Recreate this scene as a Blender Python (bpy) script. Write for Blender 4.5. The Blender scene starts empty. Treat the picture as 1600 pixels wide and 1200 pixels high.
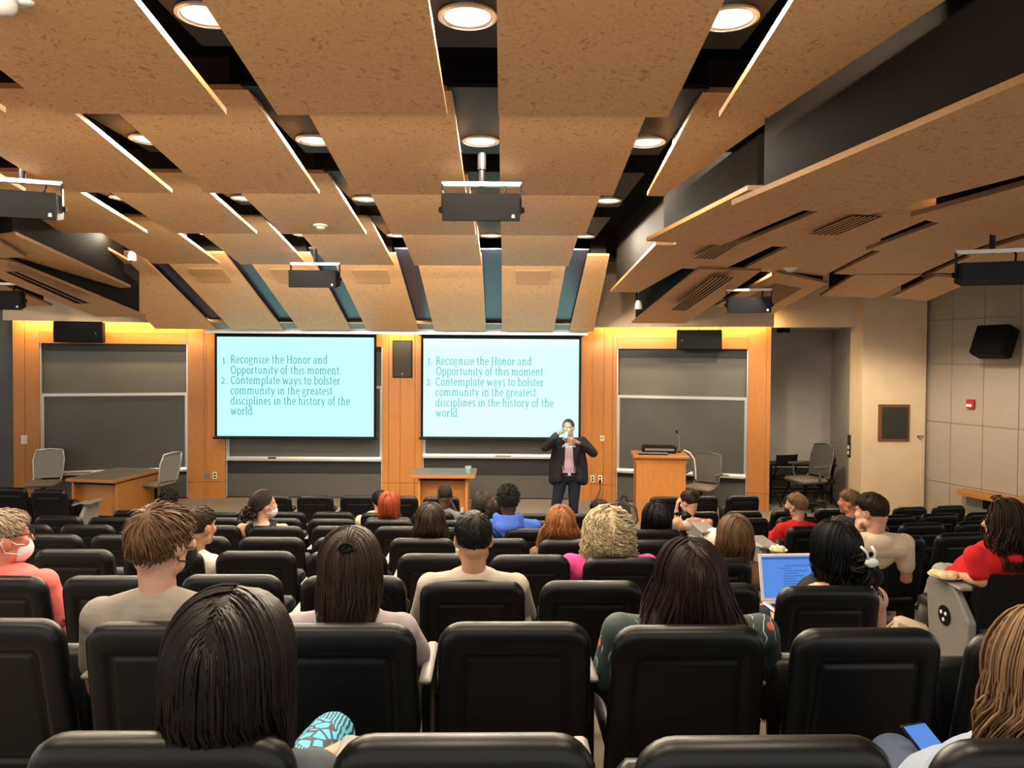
import bpy, math, random
import numpy as np
from mathutils import Vector, Matrix

# ------------------------------------------------------------------ scene
scene = bpy.context.scene
col = scene.collection
PI = math.pi

# camera: standing in the aisle behind the last visible row, 2.62 m above the stage floor
ZC = 2.616
FPX = 1186.0                      # focal length in pixels of the 1600 px wide frame
CX, PITCH, ROLL = 787.0, math.radians(1.2), math.radians(0.35)
CY = 558.0 + FPX * math.tan(PITCH)
cam_data = bpy.data.cameras.new('camera')
cam = bpy.data.objects.new('camera', cam_data)
col.objects.link(cam)
cam_data.sensor_width = 36.0
cam_data.lens = FPX / 1600.0 * 36.0
cam_data.shift_x = (800.0 - CX) / 1600.0
cam_data.shift_y = (CY - 600.0) / 1600.0
cam_data.clip_start = 0.02
CAM_M = Matrix.Rotation(PI / 2 - PITCH, 3, 'X') @ Matrix.Rotation(ROLL, 3, 'Z')
cam.matrix_world = Matrix.Translation((0, 0, ZC)) @ CAM_M.to_4x4()
scene.camera = cam

# ambient light of the hall behind the photographer (its rear is not built)
world = bpy.data.worlds.new('world')
scene.world = world
world.use_nodes = True
bgn = world.node_tree.nodes['Background']
bgn.inputs[0].default_value = (1.0, 0.93, 0.85, 1)
bgn.inputs[1].default_value = 1.35

scene.view_settings.view_transform = 'Standard'
scene.view_settings.look = 'None'
scene.view_settings.gamma = 1.0
scene.view_settings.use_curve_mapping = False
scene.view_settings.exposure = 0.12
scene.cycles.max_bounces = 6
scene.cycles.diffuse_bounces = 4
scene.cycles.glossy_bounces = 3

DOWN_POWER = 430.0                # watts of each ceiling downlight
DOWN_COLOR = (1.0, 0.83, 0.62)
COVE_POWER = 65.0                 # warm cove strips over the wood wings

def area_light(name, loc, rot, sx, sy, power, color):
    l = bpy.data.lights.new(name, 'AREA')
    l.shape = 'RECTANGLE'; l.size = sx; l.size_y = sy
    l.energy = power; l.color = color
    o = bpy.data.objects.new(name, l); col.objects.link(o)
    o.location = loc; o.rotation_euler = rot
    return o

# warm cove strips that wash the wood veneer of the front wall from above
for loc_, rz_, len_ in (((3.04, 13.24, 3.30), -17, 2.9), ((-6.87, 13.24, 3.30), 17, 2.9), ((-1.9, 13.70, 3.20), 0, .7)):
    a_ = math.radians(rz_)
    area_light('cove_strip', loc_, (math.radians(38), 0, a_), len_, .05, COVE_POWER * len_ / 2.9, (1.0, .72, .30))

# ------------------------------------------------------------------ pixels -> rays
def ray(px, py):
    d = CAM_M @ Vector(((px - CX) / FPX, -(py - CY) / FPX, -1.0))
    return d

def at_Y(px, py, Y):
    d = ray(px, py); t = Y / d.y
    return Vector((d.x * t, Y, ZC + d.z * t))

def at_Z(px, py, zrel):
    """zrel measured from the camera height"""
    d = ray(px, py); t = zrel / d.z
    return Vector((d.x * t, d.y * t, ZC + zrel))

def at_plane(px, py, p0, n):
    d = ray(px, py); o = Vector((0, 0, ZC))
    t = (p0 - o).dot(n) / d.dot(n)
    return o + d * t

# ------------------------------------------------------------------ helpers
def tag(o, label=None, cat=None, group=None, kind=None):
    if label: o['label'] = label
    if cat: o['category'] = cat
    if group: o['group'] = group
    if kind: o['kind'] = kind
    return o

def empty(name, loc, rz=0.0):
    o = bpy.data.objects.new(name, None); col.objects.link(o)
    o.location = loc; o.rotation_euler = (0, 0, rz)
    o.empty_display_size = 0.1
    return o

def thing(name, loc, rz, label, cat, group=None):
    return tag(empty(name, loc, rz), label, cat, group)

class MB:
    """collects shapes into one mesh"""
    def __init__(s):
        s.v = []; s.f = []; s.mi = []; s.cur = 0
    def add(s, vs, fs):
        b = len(s.v)
        s.v.extend([tuple(p) for p in vs])
        s.f.extend([tuple(i + b for i in f) for f in fs])
        s.mi.extend([s.cur] * len(fs))
        return s
    def box(s, c, size, R=None):
        x, y, z = (k / 2 for k in size); c = Vector(c)
        vs = [Vector((a * x, b * y, d * z)) for d in (-1, 1) for b in (-1, 1) for a in (-1, 1)]
        if R is not None: vs = [R @ p for p in vs]
        return s.add([p + c for p in vs], [(0, 2, 3, 1), (4, 5, 7, 6), (0, 1, 5, 4), (2, 6, 7, 3), (0, 4, 6, 2), (1, 3, 7, 5)])
    def box2(s, a, b):
        return s.box([(a[i] + b[i]) / 2 for i in range(3)], [abs(b[i] - a[i]) for i in range(3)])
    def bbox(s, c, size, bev=0.01, R=None):
        """box with chamfered edges"""
        x, y, z = (k / 2 for k in size); c = Vector(c); b = min(bev, x * .9, y * .9, z * .9)
        rings = [(-z, b), (-z + b, 0), (z - b, 0), (z, b)]
        vs = []; fs = []
        for zz, i in rings:
            X, Y = x - i, y - i; k = b * .8 if i == 0 else b * .5
            vs += [Vector(q + (zz,)) for q in ((X - k, -Y), (X, -Y + k), (X, Y - k), (X - k, Y), (-X + k, Y), (-X, Y - k), (-X, -Y + k), (-X + k, -Y))]
        for r in range(3):
            for j in range(8):
                fs.append((r * 8 + j, r * 8 + (j + 1) % 8, (r + 1) * 8 + (j + 1) % 8, (r + 1) * 8 + j))
        fs.append(tuple(range(7, -1, -1))); fs.append(tuple(24 + j for j in range(8)))
        if R is not None: vs = [R @ p for p in vs]
        return s.add([p + c for p in vs], fs)
    def slab(s, q, t):
        """quad corners q (seen from below), thickened upward by vector t"""
        q = [Vector(p) for p in q]; t = Vector(t)
        return s.add(q + [p + t for p in q], [(0, 1, 2, 3), (7, 6, 5, 4), (0, 4, 5, 1), (1, 5, 6, 2), (2, 6, 7, 3), (3, 7, 4, 0)])
    def prism(s, poly, axis, a, b):
        """polygon (2-tuples) extruded along axis 'x','y' or 'z' from a to b"""
        def mk(p, k):
            return {'x': (k, p[0], p[1]), 'y': (p[0], k, p[1]), 'z': (p[0], p[1], k)}[axis]
        n = len(poly)
        vs = [mk(p, a) for p in poly] + [mk(p, b) for p in poly]
        fs = [tuple(range(n - 1, -1, -1)), tuple(range(n, 2 * n))]
        fs += [(i, (i + 1) % n, n + (i + 1) % n, n + i) for i in range(n)]
        return s.add(vs, fs)
    def tube(s, pts, r, n=8, cap=True, flat=1.0):
        pts = [Vector(p) for p in pts]
        rs = r if isinstance(r, (list, tuple)) else [r] * len(pts)
        vs = []; fs = []; prev = None
        for i, p in enumerate(pts):
            t = (pts[min(i + 1, len(pts) - 1)] - pts[max(i - 1, 0)])
            if t.length < 1e-9: t = Vector((0, 0, 1))
            t.normalize()
            if prev is None:
                a = t.orthogonal().normalized()
            else:
                a = prev - t * prev.dot(t)
                a = a.normalized() if a.length > 1e-6 else t.orthogonal().normalized()
            prev = a; b = t.cross(a)
            for j in range(n):
                w = 2 * PI * j / n
                vs.append(p + a * (math.cos(w) * rs[i]) + b * (math.sin(w) * rs[i] * flat))
        for i in range(len(pts) - 1):
            for j in range(n):
                fs.append((i * n + j, i * n + (j + 1) % n, (i + 1) * n + (j + 1) % n, (i + 1) * n + j))
        if cap:
            fs.append(tuple(range(n - 1, -1, -1))); fs.append(tuple((len(pts) - 1) * n + j for j in range(n)))
        return s.add(vs, fs)
    def lathe(s, prof, c=(0, 0, 0), n=24, R=None):
        """profile of (r, z) turned round z"""
        c = Vector(c); vs = []; fs = []
        for r, z in prof:
            for j in range(n):
                w = 2 * PI * j / n
                p = Vector((r * math.cos(w), r * math.sin(w), z))
                vs.append((R @ p if R is not None else p) + c)
        for i in range(len(prof) - 1):
            for j in range(n):
                fs.append((i * n + j, i * n + (j + 1) % n, (i + 1) * n + (j + 1) % n, (i + 1) * n + j))
        if prof[0][0] > 1e-6: fs.append(tuple(range(n - 1, -1, -1)))
        if prof[-1][0] > 1e-6: fs.append(tuple((len(prof) - 1) * n + j for j in range(n)))
        return s.add(vs, fs)
    def ell(s, c, r, R=None, n=16, m=10):
        c = Vector(c); vs = []; fs = []
        if not isinstance(r, (list, tuple)): r = (r, r, r)
        vs.append(Vector((0, 0, -r[2])))
        for i in range(1, m):
            t = -PI / 2 + PI * i / m
            for j in range(n):
                w = 2 * PI * j / n
                vs.append(Vector((r[0] * math.cos(t) * math.cos(w), r[1] * math.cos(t) * math.sin(w), r[2] * math.sin(t))))
        vs.append(Vector((0, 0, r[2])))
        for j in range(n):
            fs.append((0, 1 + (j + 1) % n, 1 + j))
        for i in range(m - 2):
            for j in range(n):
                a = 1 + i * n
                fs.append((a + j, a + (j + 1) % n, a + n + (j + 1) % n, a + n + j))
        a = 1 + (m - 2) * n
        for j in range(n):
            fs.append((a + j, a + (j + 1) % n, a + n))
        if R is not None: vs = [R @ p for p in vs]
        return s.add([p + c for p in vs], fs)
    def cap(s, p0, p1, r0, r1=None, n=12):
        """tapered capsule"""
        p0 = Vector(p0); p1 = Vector(p1); r1 = r0 if r1 is None else r1
        d = p1 - p0; L = d.length
        if L < 1e-6: return s.ell(p0, r0)
        t = d / L; a = t.orthogonal().normalized(); b = t.cross(a)
        prof = [(r0 * math.sin(PI / 2 * k / 4), -r0 * math.cos(PI / 2 * k / 4)) for k in range(1, 5)]
        prof += [(r1 * math.cos(PI / 2 * k / 4), L + r1 * math.sin(PI / 2 * k / 4)) for k in range(0, 4)]
        vs = [p0 - t * r0]; fs = []
        for r, z in prof:
            for j in range(n):
                w = 2 * PI * j / n
                vs.append(p0 + t * z + (a * math.cos(w) + b * math.sin(w)) * r)
        vs.append(p1 + t * r1)
        for j in range(n): fs.append((0, 1 + (j + 1) % n, 1 + j))
        for i in range(len(prof) - 1):
            q = 1 + i * n
            for j in range(n): fs.append((q + j, q + (j + 1) % n, q + n + (j + 1) % n, q + n + j))
        q = 1 + (len(prof) - 1) * n
        for j in range(n): fs.append((q + j, q + (j + 1) % n, q + n))
        return s.add(vs, fs)
    def build(s, name, mats, parent=None, smooth=False, auto=None):
        me = bpy.data.meshes.new(name)
        me.from_pydata(s.v, [], s.f)
        for m in (mats if isinstance(mats, (list, tuple)) else [mats]): me.materials.append(m)
        if any(s.mi): me.polygons.foreach_set('material_index', s.mi)
        if smooth:
            me.polygons.foreach_set('use_smooth', [True] * len(me.polygons))
            if auto is not None:
                try: me.set_sharp_from_angle(angle=math.radians(auto))
                except Exception: pass
        me.update()
        o = bpy.data.objects.new(name, me); col.objects.link(o)
        if parent is not None: o.parent = parent
        return o

def remesh(o, voxel, smooth=3, factor=0.5):
    m = o.modifiers.new('remesh', 'REMESH'); m.mode = 'VOXEL'; m.voxel_size = voxel; m.use_smooth_shade = True
    if smooth:
        k = o.modifiers.new('smooth', 'SMOOTH'); k.iterations = smooth; k.factor = factor
    return o

def copy_tree(o, parent=None):
    c = o.copy(); col.objects.link(c)
    if parent is not None: c.parent = parent
    for ch in o.children: copy_tree(ch, c)
    return c

ORD = ['first', 'second', 'third', 'fourth', 'fifth', 'sixth', 'seventh', 'eighth', 'ninth', 'tenth', 'eleventh', 'twelfth',
       'thirteenth', 'fourteenth', 'fifteenth', 'sixteenth', 'seventeenth', 'eighteenth']

# ------------------------------------------------------------------ materials
class NT:
    def __init__(s, name):
        s.m = bpy.data.materials.new(name); s.m.use_nodes = True
        s.t = s.m.node_tree; s.n = s.t.nodes; s.b = s.n['Principled BSDF']
    def node(s, kind, **kw):
        n = s.n.new(kind)
        for k, v in kw.items():
            if k.startswith('i_'): n.inputs[k[2:].replace('_', ' ')].default_value = v
            else: setattr(n, k, v)
        return n
    def link(s, a, b): s.t.links.new(a, b)
    def coords(s, scale=(1, 1, 1), which='Object'):
        tc = s.node('ShaderNodeTexCoord'); mp = s.node('ShaderNodeMapping')
        mp.inputs['Scale'].default_value = scale
        s.link(tc.outputs[which], mp.inputs[0]); return mp.outputs[0]
    def noise(s, vec, scale, detail=4, rough=.6):
        n = s.node('ShaderNodeTexNoise'); n.inputs['Scale'].default_value = scale
        n.inputs['Detail'].default_value = detail; n.inputs['Roughness'].default_value = rough
        if vec is not None: s.link(vec, n.inputs['Vector'])
        return n.outputs[0]
    def ramp(s, fac, stops):
        r = s.node('ShaderNodeValToRGB'); e = r.color_ramp.elements
        while len(e) < len(stops): e.new(0.5)
        for q, (p, c) in zip(e, stops): q.position = p; q.color = (c[0], c[1], c[2], 1)
        s.link(fac, r.inputs[0]); return r.outputs[0]
    def mix(s, fac, a, b, mode='MIX'):
        m = s.node('ShaderNodeMix', data_type='RGBA', blend_type=mode)
        for sock, v in ((m.inputs[0], fac), (m.inputs[6], a), (m.inputs[7], b)):
            if isinstance(v, (int, float)): sock.default_value = v
            elif isinstance(v, tuple): sock.default_value = (v[0], v[1], v[2], 1)
            else: s.link(v, sock)
        return m.outputs[2]
    def base(s, c):
        if isinstance(c, tuple): s.b.inputs['Base Color'].default_value = (c[0], c[1], c[2], 1)
        else: s.link(c, s.b.inputs['Base Color'])
        return s
    def rough(s, r): s.b.inputs['Roughness'].default_value = r; return s
    def metal(s, r): s.b.inputs['Metallic'].default_value = r; return s
    def spec(s, r): s.b.inputs['Specular IOR Level'].default_value = r; return s
    def bump(s, h, strength=.3, dist=.002):
        b = s.node('ShaderNodeBump'); b.inputs['Strength'].default_value = strength; b.inputs['Distance'].default_value = dist
        s.link(h, b.inputs['Height']); s.link(b.outputs[0], s.b.inputs['Normal']); return s

def plain(name, c, rough=.6, metal=0.0, var=0.12, scale=30.0, bump=0.0, spec=.5):
    """base colour with slight procedural variation"""
    t = NT(name); v = t.coords(); n = t.noise(v, scale, 3)
    d = tuple(k * (1 - var) for k in c); l = tuple(min(1, k * (1 + var)) for k in c)
    t.base(t.ramp(n, [(.3, d), (.7, l)])).rough(rough).metal(metal).spec(spec)
    if bump: t.bump(n, bump)
    return t.m

def emissive(name, c, strength):
    t = NT(name); t.base((0.02, 0.02, 0.02))
    t.b.inputs['Emission Color'].default_value = (c[0], c[1], c[2], 1)
    t.b.inputs['Emission Strength'].default_value = strength
    t.spec(0.0).rough(1.0)
    return t.m

def ceiling_wood():
    t = NT('strand_veneer'); v = t.coords((1.0, 2.6, 1.0))
    v = t.coords(); big = t.noise(v, 2.2, 5, .65); fine = t.noise(v, 45, 6, .75)
    fn_ = t.node('ShaderNodeTexNoise'); fn_.inputs['Scale'].default_value = 15; fn_.inputs['Detail'].default_value = 3; fn_.inputs['Distortion'].default_value = 2.4; t.link(v, fn_.inputs['Vector']); fl = fn_.outputs[0]
    c = t.mix(big, (0.66, 0.375, 0.168), (0.76, 0.46, 0.22))
    c = t.mix(t.ramp(fine, [(.42, (0, 0, 0)), (.75, (.5, .5, .5))]), c, (0.38, 0.20, 0.08))
    c = t.mix(t.ramp(fl, [(.58, (0, 0, 0)), (.68, (.60, .60, .60))]), c, (0.27, 0.12, 0.042))
    t.base(c).rough(.5).spec(.35); t.bump(fine, .05, .001); return t.m

def wall_wood(name, a, b, sx=7.0):
    t = NT(name); v = t.coords((sx, sx, .55))
    n1 = t.noise(v, 1.6, 5, .6); n2 = t.noise(v, 9, 4, .65)
    c = t.mix(n1, a, b)
    c = t.mix(t.ramp(n2, [(.48, (0, 0, 0)), (.78, (.5, .5, .5))]), c, tuple(k * .55 for k in a))
    t.base(c).rough(.38); t.bump(n2, .06, .001); return t.m

def chalkboard(name, c):
    t = NT(name); v = t.coords()
    n = t.noise(v, 1.1, 5, .6); f = t.noise(t.coords((1, 1, 4)), 3.5, 5, .7)
    k = t.mix(t.ramp(n, [(.45, (0, 0, 0)), (.75, (.4, .4, .4))]), c, tuple(x * 1.45 for x in c))
    k = t.mix(t.ramp(f, [(.62, (0, 0, 0)), (.85, (.35, .35, .35))]), k, (.22, .22, .21))
    t.base(k).rough(.48); return t.m

def carpet(name, c):
    t = NT(name); v = t.coords(); n = t.noise(v, 220, 3); b = t.noise(v, 3, 3)
    k = t.mix(n, tuple(x * .7 for x in c), tuple(x * 1.25 for x in c))
    k = t.mix(t.ramp(b, [(.4, (0, 0, 0)), (.8, (.3, .3, .3))]), k, tuple(x * .75 for x in c))
    t.base(k).rough(.95).spec(.1); t.bump(n, .5, .003); return t.m

def leatherette():
    t = NT('black_vinyl'); v = t.coords(); n = t.noise(v, 260, 4, .7); b = t.noise(v, 6, 3)
    c = t.mix(b, (.0026, .0029, .0036), (.0054, .0056, .0062))
    t.base(c).rough(.36).spec(.30); t.bump(n, .22, .0012); return t.m

M = {}
M['ceil_wood'] = ceiling_wood()
M['wall_wood'] = wall_wood('cherry_veneer', (.44, .165, .038), (.52, .215, .056))
M['wall_wood_dark'] = wall_wood('cherry_veneer_casing', (.40, .145, .033), (.47, .185, .046))
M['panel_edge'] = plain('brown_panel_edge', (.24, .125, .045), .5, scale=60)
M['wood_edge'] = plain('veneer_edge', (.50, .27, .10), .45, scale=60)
M['vinyl'] = leatherette()
M['carpet'] = carpet('taupe_carpet', (.235, .20, .16))
M['carpet_tier'] = carpet('dark_tier_carpet', (.20, .165, .13))
M['board'] = chalkboard('slate_board', (.075, .075, .072))
M['board_up'] = chalkboard('slate_board_upper', (.105, .105, .10))
M['board_low'] = plain('grey_lower_panel', (.078, .075, .070), .6)
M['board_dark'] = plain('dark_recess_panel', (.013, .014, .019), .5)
M['alu'] = plain('satin_aluminium', (.62, .62, .60), .35, .6, var=.05)
M['black'] = plain('matt_black_paint', (.003, .003, .0042), .65, scale=8, spec=.12)
M['black_satin'] = plain('satin_black_metal', (.005, .005, .0062), .45, scale=12, spec=.18)
M['deck'] = plain('black_ceiling_deck', (.0015, .0018, .003), .8, scale=4, spec=.03)
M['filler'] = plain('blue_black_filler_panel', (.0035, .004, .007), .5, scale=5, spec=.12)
M['filler_glossy'] = plain('glossy_filler_screen_blue', (.030, .040, .075), .28, scale=5)  # blue light of the screens is put into the plates' base colour
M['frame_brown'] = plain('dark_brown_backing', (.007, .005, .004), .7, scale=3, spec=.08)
M['white_wall'] = plain('beige_paint', (.66, .51, .33), .8, var=.05, scale=3)
M['grey_wall'] = plain('grey_paint', (.40, .375, .34), .8, var=.06, scale=2)
M['acoustic'] = plain('acoustic_wall_panel', (.36, .305, .235), .9, var=.07, scale=80)
M['dark_wall'] = plain('dark_grey_paint', (.055, .058, .058), .7, var=.1, scale=2)
M['white_plastic'] = plain('white_plastic', (.75, .73, .70), .4, var=.03)
M['cream_plastic'] = plain('cream_plastic', (.72, .66, .52), .4, var=.03)
M['grey_plastic'] = plain('grey_laminate', (.19, .182, .17), .45, var=.05)
M['grey_top'] = plain('grey_desk_laminate', (.17, .17, .165), .35, var=.08, scale=60)
M['chrome'] = plain('chrome', (.75, .75, .75), .15, 1.0, var=.02)
M['mesh_grey'] = plain('grey_mesh_fabric', (.26, .25, .24), .7, var=.2, scale=300)
M['mesh_dark'] = plain('dark_mesh_fabric', (.085, .082, .078), .7, var=.2, scale=300)
M['dark_alu'] = plain('dark_chair_metal', (.12, .12, .115), .4, .5, var=.05)
M['seat_grey'] = plain('taupe_chair_fabric', (.17, .145, .12), .8, var=.15, scale=200)
M['speaker_brown'] = plain('brown_speaker_grille', (.030, .022, .018), .7, var=.3, scale=300)
M['lens'] = emissive('lamp_lens', (1.0, .93, .80), 1.25)
M['screen'] = emissive('projection_screen_image', (.46, .97, .93), 1.15)
M['screen_lit'] = emissive('projection_screen_in_beam', (.30, .72, .69), 1.1)
M['screen_lit'].node_tree.nodes['Principled BSDF'].inputs['Base Color'].default_value = (.15, .15, .15, 1)
M['screen_text'] = emissive('projected_lettering', (.085, .33, .32), 1.0)
M['lap_screen'] = emissive('laptop_screen', (.10, .30, .85), .8)
M['lap_text'] = emissive('screen_lines', (.05, .15, .5), .7)
M['red'] = plain('red_plastic', (.45, .02, .02), .4)
M['bronze'] = plain('bronze_plaque', (.055, .05, .042), .45, .6, var=.15)
# ------------------------------------------------------------------ the hall
ROW_Y = [1.315 + 1.031 * i for i in range(9)]
ROW_ZREL = [.676, .837, .9966, 1.148, 1.307, 1.4566, 1.606, 1.755, 1.757]
BACK_H = .86
ROW_FLOOR = [max(0.0, ZC - BACK_H - z) for z in ROW_ZREL]
ARC_R, ARC_X = 44.0, -1.9
def arc(x): return ((x - ARC_X) ** 2 - ARC_X ** 2) / (2 * ARC_R)

def S(o): return tag(o, kind='structure')

# stage floor and the curved seating tiers
fl = MB(); fl.box2((-11, -3, -.2), (11, 16, 0.0)); S(fl.build('floor', M['carpet']))
tier = MB()
zs = [1.241] + ROW_FLOOR[:7]
xs = [-10 + 20 * k / 24 for k in range(25)]
for i, z in enumerate(zs):
    front = ROW_Y[i - 1] + .78 if i > 0 else 1.06
    back = (ROW_Y[i - 2] + .78 if i > 1 else (1.06 if i == 1 else -2.0))
    for a, b in zip(xs[:-1], xs[1:]):
        q = [(a, back + arc(a)), (b, back + arc(b)), (b, front + arc(b)), (a, front + arc(a))]
        vs = [(x, y, 0.001) for x, y in q] + [(x, y, z) for x, y in q]
        tier.add(vs, [(4, 5, 6, 7), (3, 2, 6, 7)[::-1], (0, 4, 7, 3), (1, 2, 6, 5)])
S(tier.build('floor_tiers', M['carpet_tier']))

# --- front wall: centre and two wings turned 17 degrees towards the seats
ANG = math.radians(17)
YW = 13.88
CL, CR = Vector((-5.44, YW, 0)), Vector((1.615, YW, 0))
LEN = 3.09
SEC = {
    'C': (CL, 0.0),
    'R': (CR, -ANG),
    'L': (CL - Vector((math.cos(ANG), math.sin(ANG), 0)) * LEN, ANG),
}
def sec_local(sec, px, py, d=0.0):
    """pixel -> (s, z) on the wall section, d metres in front of it"""
    p0, a = SEC[sec]
    n = Vector((math.sin(a), -math.cos(a), 0))
    w = at_plane(px, py, p0 + n * d, n)
    r = w - p0
    return r.x * math.cos(a) + r.y * math.sin(a), w.z
def sec_empty(name, sec, s, d, z, label, cat, group=None):
    p0, a = SEC[sec]
    loc = p0 + Vector((math.cos(a), math.sin(a), 0)) * s + Vector((math.sin(a), -math.cos(a), 0)) * d
    return thing(name, (loc.x, loc.y, z), a, label, cat, group)
def sec_obj(o, sec):
    o.location = SEC[sec][0]; o.rotation_euler = (0, 0, SEC[sec][1]); return o

def wood_wall(name, sec, s0, s1, ztop, openings, seams):
    """veneered wall with board openings; local x along the wall, -y towards the hall"""
    mb = MB(); mb.cur = 0
    edges = sorted([s0, s1] + [o[0] for o in openings] + [o[1] for o in openings])
    for a, b in zip(edges[:-1], edges[1:]):
        op = [o for o in openings if abs(o[0] - a) < 1e-6]
        if op: mb.box2((a, 0.10, op[0][2]), (b, .22, ztop))
        else:
            cuts = [a] + [k for k in sorted(seams) if a + .02 < k < b - .02] + [b]
            for u, w in zip(cuts[:-1], cuts[1:]):
                mb.box2((u + .003, 0.0, .30), (w - .003, .22, ztop))
                mb.box2((u + .003, 0.0, 0.0), (w - .003, .22, .294))
    for o in openings:
        a, b, t = o
        mb.cur = 0; mb.box2((a, 0.0, t + .19), (b, .12, ztop))
        mb.cur = 1; mb.box2((a, -.004, t), (b, .12, t + .186))
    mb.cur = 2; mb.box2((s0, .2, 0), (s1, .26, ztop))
    o = mb.build(name, [M['wall_wood'], M['wall_wood_dark'], M['board_dark']])
    sec_obj(o, sec); return S(o)

ZT = 3.42
for nm, c in (('trim_2', CL), ('trim_3', CR)):
    m = MB(); m.box2((c.x - .12, c.y + .02, 0), (c.x + .12, c.y + .3, ZT)); S(m.build(nm, M['wall_wood_dark']))
def sx(sec, px): return sec_local(sec, px, 650)[0]
Lo = (sx('L', 62), sx('L', 293), sec_local('L', 180, 537)[1])
C1 = (sx('C', 352), sx('C', 597), sec_local('C', 470, 541)[1])
C2 = (sx('C', 660), sx('C', 907), sec_local('C', 780, 543)[1])
Ro = (sx('R', 963), sx('R', 1168), sec_local('R', 1060, 545)[1])
Lc = (CR - CL).length
wood_wall('wall_front_left', 'L', 0, LEN, ZT, [Lo], [.18, Lo[1] + .28])
wood_wall('wall_front', 'C', 0, Lc, ZT, [C1, C2], [C1[1] + .33, C1[1] + .12, C1[1] + .6])
wood_wall('wall_front_right', 'R', 0, LEN, ZT, [Ro], [.22, .38, Ro[1] + .30])

def blackboard(sec, op, y_strip, y_up, y_rail, y_tray, y_low, px, label, cut=None):
    """two sliding slates in an aluminium frame, with chalk tray and lower panel"""
    a, b, t = op
    z = lambda py: sec_local(sec, px, py)[1]
    e = sec_empty('chalkboard', sec, (a + b) / 2, 0.0, 0.0, label, 'chalkboard', 'sliding chalkboards on the front wall')
    w = (b - a) / 2
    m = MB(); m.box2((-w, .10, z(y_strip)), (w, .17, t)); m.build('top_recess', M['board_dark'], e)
    m = MB(); m.box2((-w + .03, .13, z(y_tray) - .02), (w - .03, .16, z(y_strip) + .01)); m.build('upper_slate', M['board_up'], e)
    m = MB(); m.box2((-w + .05, .07, z(y_tray)), (w - .05, .10, z(y_rail))); m.build('lower_slate', M['board'], e)
    m = MB(); m.box2((-w + .02, .05, z(y_rail) - .02), (w - .02, .105, z(y_rail) + .03)); m.build('rail', M['alu'], e)
    for sgn in (-1, 1):
        m = MB(); m.box2((sgn * (w - .05), .06, z(y_tray)), (sgn * (w - .02), .105, z(y_rail))); m.build('side_rail', M['alu'], e)
        m = MB(); m.box2((sgn * (w - .02), .03, .02), (sgn * w, .17, t)); m.build('jamb', M['alu'], e)
    zt = z(y_tray)
    m = MB(); m.prism([(.10, zt + .045), (.04, zt + .045), (.03, zt + .01), (-.05, zt + .01), (-.05, zt - .02), (.10, zt - .035)], 'x', -w + .02, w - .02)
    m.build('chalk_tray', M['alu'], e)
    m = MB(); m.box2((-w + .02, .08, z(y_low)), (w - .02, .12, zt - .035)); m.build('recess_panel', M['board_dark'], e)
    m = MB(); m.box2((-w + .02, .06, .02), (w - .02, .11, z(y_low))); m.build('lower_panel', M['board_low'], e)
    return e, zt
bl, ztL = blackboard('L', Lo, 549, 550, 617, 738, 746, 180, 'grey chalkboard on the left wing wall, behind the wooden desk')
bc1, ztC1 = blackboard('C', C1, 549, 550, 605, 718, 741, 470, 'chalkboard mostly hidden behind the left projection screen')
bc2, ztC2 = blackboard('C', C2, 549, 550, 605, 714, 744, 780, 'chalkboard behind the right projection screen and the standing lecturer')
br, ztR = blackboard('R', Ro, 559, 560, 622, 741, 751, 1066, 'grey chalkboard on the right wing wall, behind the lectern')

def tray_item(sec, px, zt, L, label, matn='cream_plastic', name='chalkboard_eraser', cat='eraser'):
    s, _ = sec_local(sec, px, 720)
    e = sec_empty(name, sec, s, .010, zt + .011, label, cat)
    m = MB(); m.bbox((0, -.0, .022), (L, .05, .018), .004); m.build('handle', M[matn], e)
    m = MB(); m.box((0, 0, .008), (L, .05, .016)); m.build('felt', M['seat_grey'], e)
tray_item('L', 125, ztL, .34, 'long cream eraser on the tray of the left wing chalkboard')
tray_item('L', 99, ztL, .10, 'short pale eraser on the tray behind the mesh chair', 'white_plastic')
tray_item('C', 425, ztC1, .13, 'dark eraser on the tray under the left projection screen', 'black_satin')
tray_item('C', 786, ztC2, .29, 'cream eraser on the tray under the right projection screen')
tray_item('R', 1124, ztR, .32, 'cream eraser on the tray right of the lectern')

ZF_ = sec_local('R', 1075, 511, .42)[1]
# --- white bulkhead over the right wing, alcove, column, side walls
m = MB(); m.box2((-.05, -.42, ZF_), (LEN + .02, -.34, 4.3)); m.box2((-.05, -.36, ZT - .02), (LEN, .2, ZT + .08)); o = m.build('wall_bulkhead_right', M['white_wall']); S(sec_obj(o, 'R'))
m = MB(); m.box2((-.02, -.42, ZF_ + .03), (LEN + .05, -.34, 4.3)); m.box2((0, -.36, ZT - .02), (LEN, .2, ZT + .08)); o = m.build('wall_bulkhead_left', M['white_wall']); S(sec_obj(o, 'L'))
m = MB(); m.box2((-.4, .0, ZT - .05), (Lc + .4, .3, 4.3)); o = m.build('wall_bulkhead_front', M['dark_wall']); S(sec_obj(o, 'C'))
RE = CR + Vector((math.cos(ANG), -math.sin(ANG), 0)) * LEN          # right end of the wood
zb = at_Y(1270, 511, 12.7).z
colX0, colX1 = at_Y(1347, 640, 12.3).x, at_Y(1446, 640, 12.3).x
m = MB(); m.prism([(RE.x - .02, RE.y + .05), (colX0 + .02, 12.5), (colX0 + .02, 12.9), (RE.x - .02, RE.y + .45)], 'z', zb, 4.3)
S(m.build('wall_alcove_header', M['white_wall']))
m = MB(); m.box2((RE.x - .3, 14.5, 0), (7.2, 14.7, 3.6)); S(m.build('wall_alcove_back', M['grey_wall']))
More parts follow.
